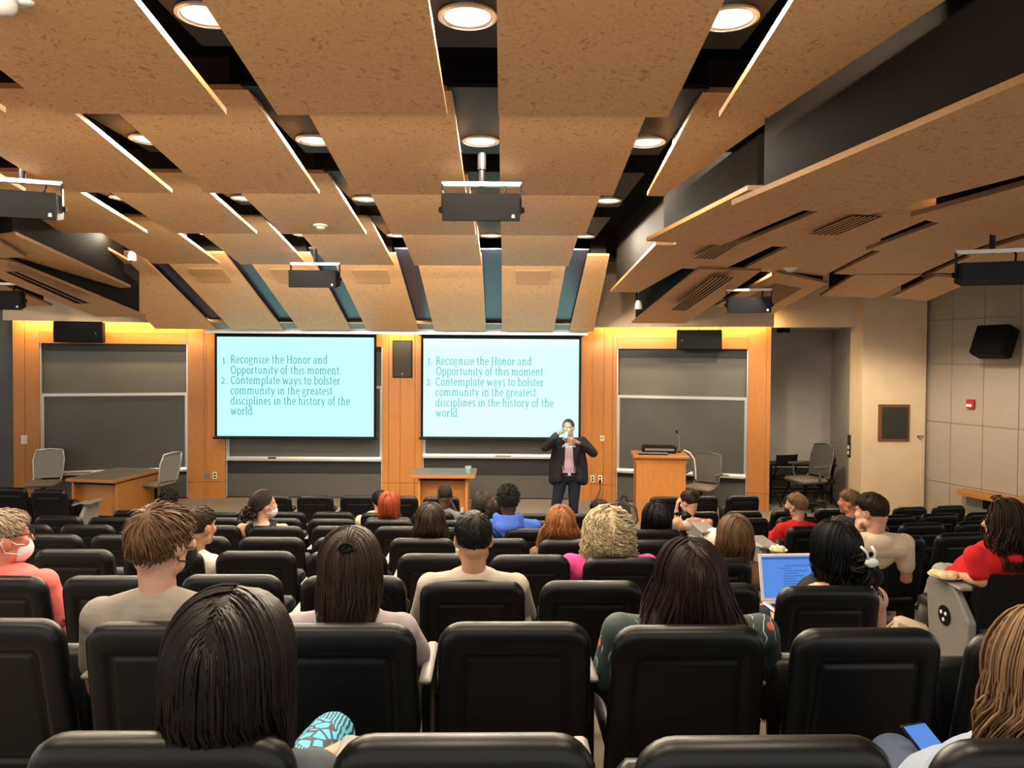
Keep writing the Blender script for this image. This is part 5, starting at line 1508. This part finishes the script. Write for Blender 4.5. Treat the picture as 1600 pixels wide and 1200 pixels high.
M['glass_clip'] = plain('pale_blue_clip_plastic', (.62, .70, .68), .25)
PEOPLE['laptop'] = person('woman with black hair held by a pale claw clip, bare shoulders, using a laptop', 2, (1306, 858), 3.52, 'fair', yaw=10, pitch=-4, s=1.04, shirt=CL['black'], sleeve='none', voxel=.009, shoulder=.21, sw=.165, bare=True,
    hairs=[dict(style='long', n=500, L=.20, vol=.14, width=.006, wave=.006, taper=.5), dict(style='bun', n=240, pull=(.035, -.115, -.03), L=.16, vol=.02, width=.006)], hair_c='black', extra=x23,
    arms={'L': ((1222, 985, 3.58), (1210, 950, 3.84))})
# fourth row
PEOPLE['fade'] = person('man with short faded dark hair and white tee, behind the young man in grey', 3, (312, 824), 4.58, 'tan', yaw=-24, s=1.0, shirt=CL['white'], voxel=.010, shoulder=.215, sw=.16, hx=-1.98,
    hairs=[dict(style='fade', n=500, top=.045, side=.008, width=.006, lift_front=.6)], hair_c='darkbrown')
PEOPLE['pink'] = person('woman with curly blonde grey hair and hot pink top', 3, (951, 838), 4.56, 'fair', yaw=0, s=1.08, shirt=CL['pink'], voxel=.010, shoulder=.150, sw=.215, girth=1.15,
    hairs=[dict(style='curly', n=620, L=.15, vol=.62, width=.0075, wave=.006, c='blonde')], hair_c='blonde')
PEOPLE['girl'] = person('girl with long straight brown hair and brown knit beside the white cap', 3, (1148, 838), 4.58, 'fair', yaw=4, s=1.0, shirt=CL['brownknit'], voxel=.011, shoulder=.21,
    hairs=[dict(style='long', n=520, L=.26, vol=.16, width=.0065, wave=.005)], hair_c='brown')
def x27(x):
    glasses(x, M['black_satin'])
    T = x['T']; m = MB()
    for k in (-1, 1):
        m.tube([T((k * .036 + .030 * math.cos(w), .052 + .024 * math.sin(w), .143 - .010 * math.sin(w))) for w in [2 * PI * j / 14 for j in range(15)]], .004, 5)
    m.build('raised_sunglasses', M['black_satin'], x['e'])
    m = MB(); a = at_Y(1400, 976, 4.75); b = at_Y(1442, 986, 4.85)
PEOPLE['red'] = person('long haired man in red tee and light jeans, at the right edge', 3, (1572, 818), 4.55, 'fair', yaw=66, pitch=2, s=1.05, shirt=CL['red'], trousers=CL['ldenim'], voxel=.010, shoulder=.18, sw=.19,
    hairs=[dict(style='long', n=420, L=.24, vol=.26, width=.007, wave=.012, part=.1)], hair_c='darkbrown', extra=x27,
    arms={'L': ((1532, 908, 4.50), (1500, 900, 4.74))}, legs={'L': ((1472, 894, 5.02), (1440, 972, 5.62))})
# middle row
PEOPLE['wavy'] = person('girl with wavy dark brown shoulder length hair and white top', 4, (673, 815), 5.60, 'fair', yaw=0, s=1.0, shirt=CL['white'], voxel=.012, shoulder=.205,
    hairs=[dict(style='long', n=380, L=.155, vol=.24, width=.0075, wave=.010)], hair_c='darkbrown')
PEOPLE['auburn'] = person('woman with long loose auburn hair, seated between the blue hoodie and the blonde curls', 4, (876, 819), 5.60, 'fair', yaw=0, s=1.02, shirt=CL['brownknit'], voxel=.012,
    hairs=[dict(style='long', n=420, L=.20, vol=.26, width=.0075, wave=.010, taper=-.5)], hair_c='auburn')
PEOPLE['cream'] = person('man with brown hair and cream tee holding his hand to his ear', 4, (1362, 800), 5.58, 'fair', yaw=34, pitch=-8, s=1.12, shirt=CL['cream'], voxel=.008, shoulder=.195, sw=.18, hx=2.78,
    hairs=[dict(style='short', n=700, top=.055, side=.024, width=.007, lift_front=.4)], hair_c='darkbrown',
    arms={'L': ((1330, 862, 5.72), (1338, 838, 5.62))}, hands={'L': dict(d=(.05, -.05, 1), n=(1, -.1, 0), curl=(.25, .5, .7, .9), thumb=1)})
# fourth row from the stage
PEOPLE['tank'] = person('woman in a black sleeveless top with dark curly pinned up hair, looking right', 5, (412, 790), 6.62, 'fair', yaw=-48, pitch=2, s=1.05, shirt=CL['black'], sleeve='none', voxel=.012, shoulder=.185, sw=.175,
    hairs=[dict(style='bun', n=260, pull=(.0, -.125, -.035), L=.07, vol=.12, width=.008)], hair_c='darkbrown', extra=lambda x: [mask(x, M['mask_white']), MB().ell(x['T']((-.06, -.09, .05)), (.018, .012, .010)).build('hair_clip', M['white_plastic'], x['e'], True)])
def x15(x):
    S, o = x['S'], x['o']; H = x['H']; m = MB()
    for k in range(9):
        w = PI + PI * k / 8; m.cap(o(H + Vector((.105 * math.cos(w), -.03 + .105 * math.sin(w), -.125))), o(H + Vector((.105 * math.cos(w) , -.06 + .125 * math.sin(w), -.20))), .032, .036)
    m.cap(o(H + Vector((-.06, -.15, -.20))), o(H + Vector((.0, -.165, -.29))), .05, .03); m.cap(o(H + Vector((.06, -.15, -.19))), o(H + Vector((.0, -.165, -.29))), .045, .03)
    remesh(m.build('hood', CL['blue'], x['e']), .011, 4)
PEOPLE['hoodie'] = person('man with short curly black hair in a royal blue hoodie', 5, (794, 783), 6.62, 'dark', yaw=-6, pitch=2, s=1.04, shirt=CL['blue'], sleeve='long', voxel=.012, shoulder=.205, sw=.185, collar=False, hx=.12,
    hairs=[dict(style='afro', n=700, top=.035, side=.028)], hair_c='afro', extra=x15)
PEOPLE['straight'] = person('woman with straight glossy black hair bending to the left', 5, (1026, 812), 6.62, 'fair', yaw=14, pitch=-10, roll=-6, s=1.08, shirt=CL['greyblue'], voxel=.012, sleeve='long',
    hairs=[dict(style='long', n=420, L=.20, vol=.30, width=.0075, wave=.003)], hair_c='black', arms={'L': ((992, 850, 6.72), (985, 836, 6.94))})
# third row from the stage
PEOPLE['redhair'] = person('woman with a copper red bob and charcoal top', 6, (608, 789), 7.66, 'fair', yaw=0, s=1.0, shirt=CL['char'], voxel=.013, shoulder=.175, sw=.17,
    hairs=[dict(style='long', n=320, L=.105, vol=.20, width=.008, wave=.001, c='red')], hair_c='red')
PEOPLE['curls'] = person('person with brown curly hair, half hidden by the blue hoodie', 6, (776, 798), 7.66, 'brown', yaw=0, s=.95, shirt=CL['char'], voxel=.013,
    hairs=[dict(style='curly', n=200, L=.15, vol=.22, width=.008)], hair_c='darkbrown')
PEOPLE['shortblack'] = person('person with short black hair in front of the blonde curls', 6, (937, 801), 7.66, 'fair', yaw=20, pitch=-6, s=1.08, shirt=CL['char'], voxel=.013,
    hairs=[dict(style='short', n=420, top=.05, side=.035, width=.008)], hair_c='black')
PEOPLE['boy'] = person('boy with light brown hair and red shirt, dark face mask, looking left', 6, (1244, 790), 7.66, 'fair', yaw=44, s=1.02, shirt=CL['red'], voxel=.012, shoulder=.22, sw=.15,
    hairs=[dict(style='short', n=420, top=.05, side=.035, width=.008)], hair_c='lightbrown', extra=lambda x: mask(x, M['mask_black']))
PEOPLE['fair'] = person('fair haired youth with a pink face, behind the man in cream', 6, (1328, 785), 7.60, 'pink', yaw=52, s=1.02, shirt=CL['char'], voxel=.012, shoulder=.23, sw=.16,
    hairs=[dict(style='short', n=420, top=.055, side=.03, width=.008, lift_front=.5)], hair_c='lightbrown')
# second row from the stage
PEOPLE['twists'] = person('person with black twisted hair below the swivel chair', 7, (264, 785), 8.72, 'dark', yaw=0, s=1.1, shirt=CL['char'], voxel=.014,
    hairs=[dict(style='afro', n=420, top=.04, side=.03)], hair_c='black')
PEOPLE['yellow'] = person('person with tousled black hair and pale yellow top, behind the red bob', 7, (594, 783), 8.72, 'fair', yaw=6, s=1.0, shirt=CL['yellow'], voxel=.014, shoulder=.215, sw=.17, hx=-1.52,
    hairs=[dict(style='short', n=320, top=.05, side=.04, width=.008)], hair_c='black')
PEOPLE['shaved'] = person('man with a shaved dark head and grey top, cheek resting on his hand', 7, (695, 774), 8.70, 'dark', yaw=16, pitch=-4, s=1.02, shirt=CL['greyblue'], voxel=.009, shoulder=.235, sw=.19, hx=-.78,
    hairs=[dict(style='short', n=200, top=.006, side=.005, width=.004)], hair_c='afro',
    arms={'R': ((717, 815, 8.85), (707, 790, 8.82))}, hands={'R': dict(d=(-.35, -.1, 1), n=(-1, 0, -.1), curl=(.3, .4, .5, .6), thumb=-1)})
PEOPLE['braids'] = person('person with blond tipped black braids, right of the centre desk', 7, (753, 787), 8.70, 'dark', yaw=0, s=1.05, shirt=CL['black'], voxel=.014,
    hairs=[dict(style='braids', n=95, L=.17, vol=.16)], hair_c='tipped')
def x20(x):
    w = x['wri'][-1]; el = x['elb'][-1]; d = (w - el).normalized(); c = w - d * .03; a = d.orthogonal().normalized(); b = d.cross(a); m = MB()
    m.tube([x['o'](c + (a * math.cos(t) + b * math.sin(t)) * .034) for t in [2 * PI * k / 14 for k in range(15)]], .010, 6)
    m.lathe([(0, .008), (.022, .006), (.022, -.004)], n=14, c=x['o'](c + Vector((0, -.036, 0))), R=Matrix.Rotation(PI / 2, 3, 'X'))
    m.build('wrist_watch', M['black'], x['e'], True)
PEOPLE['bun'] = person('woman with a dark messy bun, black watch, head resting on her hand', 7, (1076, 785), 8.70, 'fair', yaw=38, pitch=-16, s=1.04, shirt=CL['white'], sleeve='none', voxel=.009, bare=True, shoulder=.21, sw=.17, hx=2.22,
    hairs=[dict(style='bun', n=260, pull=(0, -.10, .07), L=.0, vol=.14, width=.008)], hair_c='darkbrown', extra=x20,
    arms={'L': ((1057, 824, 8.86), (1057, 798, 8.86))}, hands={'L': dict(d=(.15, -.05, 1), n=(1, 0, 0), curl=(.5, .6, .8, .9), thumb=1)})
# ------------------------------------------------------------------ the lecturer
def lecturer():
    Y = 10.97
    P = lambda px, py, dy=0.0: at_Y(px, py, Y + dy)
    H = P(888, 669); s = 1.04
    yaw, R = 0, None
    R = Matrix.Rotation(math.radians(180 - 24), 3, 'Z') @ Matrix.Rotation(math.radians(-4), 3, 'X')   # faces the hall, turned to his right
    base = Vector((P(888, 800).x, Y, 0))
    e = thing('person', base, 0, 'lecturer standing in dark blazer, lilac shirt and jeans, a tumbler raised to his mouth', 'person')
    o = lambda p: Vector(p) - base
    S = H + Vector((.005, .035, -.275 * s))
    sho = {-1: P(866, 692, .04), 1: P(910, 690, .02)}
    elb = {-1: P(852, 699, -.16), 1: P(927, 708, -.10)}
    wri = {-1: P(872, 677, -.22), 1: P(904, 692, -.24)}
    hip = Vector((P(888, 745).x, Y + .01, .93)); 
    hipj = {-1: hip + Vector((-.095, 0, -.03)), 1: hip + Vector((.095, 0, -.03))}
    knee = {-1: Vector((P(869, 790).x, Y - .03, .50)), 1: Vector((P(896, 790).x, Y - .02, .50))}
    ank = {-1: Vector((P(864, 835).x, Y + .02, .09)), 1: Vector((P(895, 835).x, Y + .03, .09))}
    mb = MB(); T = head_prims(mb, o(H), R, s, 1.12)
    Tw = lambda p: o(H + R @ (Vector(p) * s))
    mb.cap(o(H + R @ Vector((0, -.03, -.06))), o(S + Vector((0, -.0, .05))), .062, .070, 14)
    def torso(mb, g):
        mb.ell(o(hip + Vector((0, 0, .0))), (.170 + g, .125 + g, .14 + g)); mb.ell(o(hip.lerp(S, .35) + Vector((0, -.02, 0))), (.170 + g, .140 + g, .18 + g))
        mb.ell(o(hip.lerp(S, .68)), (.180 + g, .130 + g, .18 + g)); mb.cap(o(S + Vector((-.13, 0, -.03))), o(S + Vector((.13, 0, -.03))), .075 + g)
        for k in (-1, 1):
            mb.cap(o(S + Vector((k * .03, .0, .07))), o(sho[k]), .052 + g, .058 + g); mb.ell(o(sho[k]), (.062 + g,) * 3)
    torso(mb, -.012)
    for k in (-1, 1):
        mb.cap(o(sho[k]), o(elb[k]), .050, .041); mb.cap(o(elb[k]), o(wri[k]), .042, .028)
        mb.cap(o(hipj[k]), o(knee[k]), .085, .056); mb.cap(o(knee[k]), o(ank[k]), .056, .040)
        mb.cap(o(ank[k] + Vector((0, .03, -.05))), o(ank[k] + Vector((k * .03, -.14, -.06))), .034, .028)
    # right hand (picture left) closed round the tumbler at his mouth, left hand at the lapel
    mouth = H + R @ (Vector((0, .135, -.05)) * s)
    dR = (mouth + Vector((-.02, .02, .0)) - wri[-1]).normalized()
    hand_prims(mb, o(wri[-1] + dR * .015), dR, (.30, .5, .1), (.45, .5, .55, .6), 1, 1.05)
    dL = Vector((-.9, -.15, .35)).normalized()
    hand_prims(mb, o(wri[1] + dL * .015), dL, (-.1, 1, -.2), (.55, .6, .7, .8), 1, 1.05)
    remesh(mb.build('body', SK['brown'], e), .0065, 3)
    # hair, beard, face
    x = dict(e=e, o=o, H=H, R=R, s=s, T=Tw); eyes(x, 'black')
    h = hair('short', H, R, s, 7, n=420, top=.012, side=.008, width=.006, zone={'front': .40}); h.v = [tuple(Vector(v) - base) for v in h.v]; h.build('hair', HR['afro'], e, True)
    m = MB(); m.tube([Tw((-.018, .100, -.055)), Tw((0, .102, -.053)), Tw((.018, .100, -.055))], .003, 6); m.build('lips', SK['mid'], e, True)
    # shirt front: panel under the open blazer
    m = MB(); m.ell(o(hip.lerp(S, .70) + Vector((0, -.012, 0))), (.13, .130, .22)); m.ell(o(hip.lerp(S, .30) + Vector((0, -.03, 0))), (.14, .128, .20)); m.ell(o(hip + Vector((0, -.02, .03))), (.15, .125, .10))
    m.cap(o(S + Vector((-.06, -.02, .0))), o(S + Vector((.06, -.02, .0))), .075)
    for k in range(16):
        w = 2 * PI * k / 16; m.ell(o(H + Vector((.074 * math.cos(w), .02 + .066 * math.sin(w), -.165 + .015 * math.sin(w)))), .016)
    remesh(m.build('dress_shirt', SHIRT, e), .010, 3)
    m = MB()
    for k in (-1, 1): m.prism([(0, 0), (k * .055, .05), (k * .07, .005), (k * .03, -.045)], 'y', -.006, .006)
    m.v = [tuple(Vector(v) + o(S + Vector((0, -.118, .035)))) for v in m.v]; m.build('shirt_collar', COLLAR, e)
    # blazer: two front halves, back and sleeves
    m = MB()
    for k in (-1, 1):
        m.cap(o(sho[k]), o(elb[k]), .076, .066); m.cap(o(elb[k]), o(elb[k].lerp(wri[k], .86)), .066, .048)
        m.cap(o(S + Vector((k * .075, -.005, .05))), o(sho[k]), .068, .078); m.cap(o(S + Vector((k * .12, -.045, -.04))), o(S + Vector((k * .125, -.055, -.13))), .075, .066)
        m.cap(o(S + Vector((k * .165, -.010, -.08))), o(hip + Vector((k * .195, -.02, .10))), .085, .092)
        m.cap(o(hip + Vector((k * .195, -.02, .10))), o(hip + Vector((k * .215, -.03, -.09))), .090, .075)
        m.cap(o(S + Vector((k * .115, -.055, -.13))), o(hip + Vector((k * .145, -.085, -.06))), .066, .070)
    m.ell(o(S.lerp(hip, .35) + Vector((0, .05, 0))), (.20, .12, .24)); m.ell(o(hip + Vector((0, .06, .06))), (.21, .11, .22))
    remesh(m.build('blazer', BLAZER, e), .010, 4)
    for k in (-1, 1):
        m = MB()
        q = [S + Vector((k * .055, -.115, .045)), S + Vector((k * .135, -.135, -.05)), S + Vector((k * .105, -.158, -.20)), S + Vector((k * .070, -.160, -.33)), S + Vector((k * .062, -.145, -.15))]
        m.add([o(p) for p in q] + [o(p + Vector((0, .02, 0))) for p in q], [(0, 1, 2, 3, 4), (9, 8, 7, 6, 5)] + [(i, (i + 1) % 5, 5 + (i + 1) % 5, 5 + i) for i in range(5)])
        m.build('lapel', BLAZER, e)
    # belt, trousers, shoes
    m = MB(); zc_ = hip.z + .02
    m.tube([o(Vector((hip.x + .178 * math.cos(w), hip.y - .01 + .148 * math.sin(w), zc_))) for w in [2 * PI * k / 28 for k in range(29)]], .016, 8); m.build('belt', M['black'], e, True)
    m = MB(); m.box(o(Vector((hip.x, hip.y - .17, zc_))), (.04, .012, .035)); m.build('belt_buckle', M['alu'], e)
    m = MB(); m.ell(o(hip + Vector((0, 0, -.04))), (.172, .135, .10))
    for k in (-1, 1): m.cap(o(hipj[k]), o(knee[k]), .105, .074); m.cap(o(knee[k]), o(ank[k] + Vector((0, 0, -.02))), .074, .064)
    remesh(m.build('jeans', JEANS, e), .011, 3)
    m = MB()
    for k in (-1, 1): m.cap(o(ank[k] + Vector((0, .04, -.05))), o(ank[k] + Vector((k * .03, -.15, -.055))), .040, .034)
    remesh(m.build('shoes', M['black'], e), .010, 2)
    # tumbler held at the mouth
    g = thing('glass_tumbler', mouth + R @ Vector((0, .01, -.065)), 0, 'clear tumbler held at the mouth of the standing lecturer', 'glass')
    m = MB(); m.lathe([(0, 0), (.028, 0), (.036, .085), (.032, .085), (.026, .008), (0, .008)], n=20, R=R @ Matrix.Rotation(.5, 3, 'X')); m.build('glass', M['glass'], g, True, 40)
SHIRT = cloth_mat('lilac_pink_shirting', (.34, .235, .31)); COLLAR = cloth_mat('pale_blue_collar', (.55, .62, .70)); BLAZER = cloth_mat('dark_blazer_wool', (.011, .010, .0125)); JEANS = cloth_mat('navy_denim', (.008, .012, .024))
lecturer()
# beam of the ceiling projector spilling on the lecturer and the right screen
def projector_beam():
    src = Vector((.02, -1.2, ZC + .03))
    c = at_Y(784, 606, 13.58)
    l = bpy.data.lights.new('projector_beam', 'SPOT'); l.energy = 24000; l.color = (.45, .95, .92); l.shadow_soft_size = .02
    l.spot_size = math.radians(24); l.spot_blend = 0.0; l.use_nodes = True
    nt = l.node_tree; em = nt.nodes['Emission']
    ob = bpy.data.objects.new('projector_beam', l); col.objects.link(ob)
    d = (c - src).normalized(); q = d.to_track_quat('-Z', 'Y'); ob.location = src; ob.rotation_euler = q.to_euler()
    Mi = q.to_matrix().transposed()
    # rectangular gate of the lens: direction in the lamp's own frame, x/z and y/z limits
    cor = [Mi @ (at_Y(px, py, 13.58) - src) for px, py in ((662, 530), (904, 530), (904, 682), (662, 682))]
    xs_ = [v.x / -v.z for v in cor]; ys_ = [v.y / -v.z for v in cor]
    geo = nt.nodes.new('ShaderNodeNewGeometry')
    def along(v):
        n = nt.nodes.new('ShaderNodeVectorMath'); n.operation = 'DOT_PRODUCT'
        nt.links.new(geo.outputs['Incoming'], n.inputs[0]); n.inputs[1].default_value = v; return n.outputs['Value']
    ax_x, ax_y, ax_z = [along(q.to_matrix() @ Vector(v)) for v in ((1, 0, 0), (0, 1, 0), (0, 0, 1))]
    def mth(op, a, b):
        n = nt.nodes.new('ShaderNodeMath'); n.operation = op
        for i, v in enumerate((a, b)):
            if isinstance(v, (int, float)): n.inputs[i].default_value = v
            else: nt.links.new(v, n.inputs[i])
        return n.outputs[0]
    az = mth('ABSOLUTE', ax_z, 0.0)
    rx = mth('DIVIDE', ax_x, az); ry = mth('DIVIDE', ax_y, az)
    hx_ = max(abs(v) for v in xs_); hy_ = max(abs(v) for v in ys_)
    ok = mth('MULTIPLY', mth('LESS_THAN', mth('ABSOLUTE', rx, 0.0), hx_), mth('LESS_THAN', mth('ABSOLUTE', ry, 0.0), hy_))
    nt.links.new(mth('MULTIPLY', ok, 1.0), em.inputs['Strength'])
projector_beam()
# ------------------------------------------------------------------ things lying about
end_panel(1521, 930, 4.45, ROW_FLOOR[3], .62, 'grey end panel at the right aisle with a plate of food on it', rz=0)
end_panel(1108, 838, 5.5, ROW_FLOOR[4], .40, 'grey end panel beside the girl with brown hair, under the white cap')
end_panel(1203, 862, 5.2, ROW_FLOOR[4], .3, 'low grey end panel with bread on it, right of the girl with brown hair')
end_panel(124, 790, 9.85, 0.0, .40, 'grey end panel at the left end of the front row, before the left desk')
def plate(px, py, Y, r, label, food=None):
    p = at_Y(px, py, Y)
    e = thing('paper_plate', p, 0, label, 'plate')
    m = MB(); m.lathe([(0, .002), (r * .65, .002), (r, .018), (r * 1.0, .021), (r * .64, .006), (0, .006)], n=28); m.build('plate', M['white_plastic'], e, True, 50)
    if food:
        f = thing('bread_roll' if food == 'bread' else 'food_portion', p + Vector((0, 0, .005)), 0, 'piece of pale bread on the tablet right of the girl with brown hair' if food == 'bread' else 'heap of yellow food on the plate at the right aisle', 'bread' if food == 'bread' else 'food')
        m = MB(); rr = random.Random(3)
        for k in range(7): m.ell((rr.uniform(-.5, .5) * r, rr.uniform(-.5, .5) * r, .02), (r * .35, r * .32, .022))
        remesh(m.build('crumb', plain('pale_bread', (.68, .54, .30), .8), f), .008, 2)
plate(1477, 903, 4.74, .10, 'white paper plate with food on the right aisle end panel', 'food')
plate(1198, 856, 5.36, .085, 'white paper plate right of the girl with brown hair, behind the bread')
plate(1216, 863, 5.18, .06, 'small white plate with bread, in front of the other paper plate', 'bread')
# white cap on the tablet
p = at_Y(1118, 846, 5.62)
e = thing('white_cap', p, .3, 'round white cap resting on the grey end panel left of the girl with brown hair', 'cap')
m = MB(); m.lathe([(.085, -.02), (.088, .02), (.078, .06), (.05, .09), (.0, .10)], n=28); m.build('crown', M['cream_plastic'], e, True)
m = MB(); m.ell((.0, -.09, -.014), (.075, .06, .008)); m.build('visor', M['cream_plastic'], e, True)
# laptop of the woman with the claw clip
a, b = at_Y(1188, 872, 3.98), at_Y(1277, 872, 3.98)
w = (b.x - a.x) + .03
c = at_Y(1236, 940, 3.9)
e = thing('laptop', (c.x, 3.86, c.z), .08, 'open silver laptop with a blue screen in front of the woman with the claw clip', 'laptop')
m = MB(); m.bbox((0, -.10, .008), (w, .22, .014), .005); m.build('keyboard_base', M['alu'], e)
m = MB(); m.box((0, -.09, .0165), (w - .04, .10, .003)); m.build('keys', M['black_satin'], e)
R = Matrix.Rotation(-.22, 3, 'X')
m = MB(); m.bbox(Vector((0, .012, .014)) + R @ Vector((0, .004, .118)), (w, .008, .236), .004, R); ld = m.build('lid', M['white_plastic'], e)
m = MB(); m.box(Vector((0, .012, .014)) + R @ Vector((0, -.001, .120)), (w - .03, .002, .205), R); dsp = m.build('display', M['lap_screen'], e)
m = MB()
rr = random.Random(2)
for k in range(9):
    x0 = -w * .18 + rr.uniform(0, .03); l = rr.uniform(.05, .15)
    m.box(Vector((0, .012, .014)) + R @ Vector((x0 + l / 2, -.0026, .175 - k * .013)), (l, .0008, .004), R)
m.box(Vector((0, .012, .014)) + R @ Vector((0, -.0026, .212)), (w - .034, .0008, .012), R)
m.build('page_lines', M['lap_text'], dsp)
# phone on the lap at lower right
p = at_Y(1458, 1174, 1.80)
e = thing('phone', p, .3, 'phone with a blue screen held over the denim knee at lower right', 'phone')
Rp = Matrix.Rotation(.5, 3, 'X')
m = MB(); m.bbox((0, 0, 0), (.075, .15, .009), .004, Rp); m.build('case', M['black'], e)
m = MB(); m.box(Rp @ Vector((0, 0, .0055)), (.066, .135, .001), Rp); m.build('screen', M['lap_screen'], e)
# canvas shoe bag by the aisle
p = at_Z(1421, 1006, ROW_FLOOR[3] + .003 - ZC)
e = thing('canvas_bag', (p.x, p.y, ROW_FLOOR[3] + .002), -.4, 'cream canvas bag on the floor at the right aisle, beside the light jeans', 'bag')
m = MB(); m.bbox((0, 0, .085), (.23, .12, .17), .03, Matrix.Rotation(.25, 3, 'Y')); m.build('pouch', CL['cream'], e, True, 40)
m = MB(); m.tube([(-.1, 0, .15), (-.15, -.03, .10), (-.13, -.07, .06), (-.08, -.07, .09)], .010, 6); m.build('strap', CL['pale'], e)
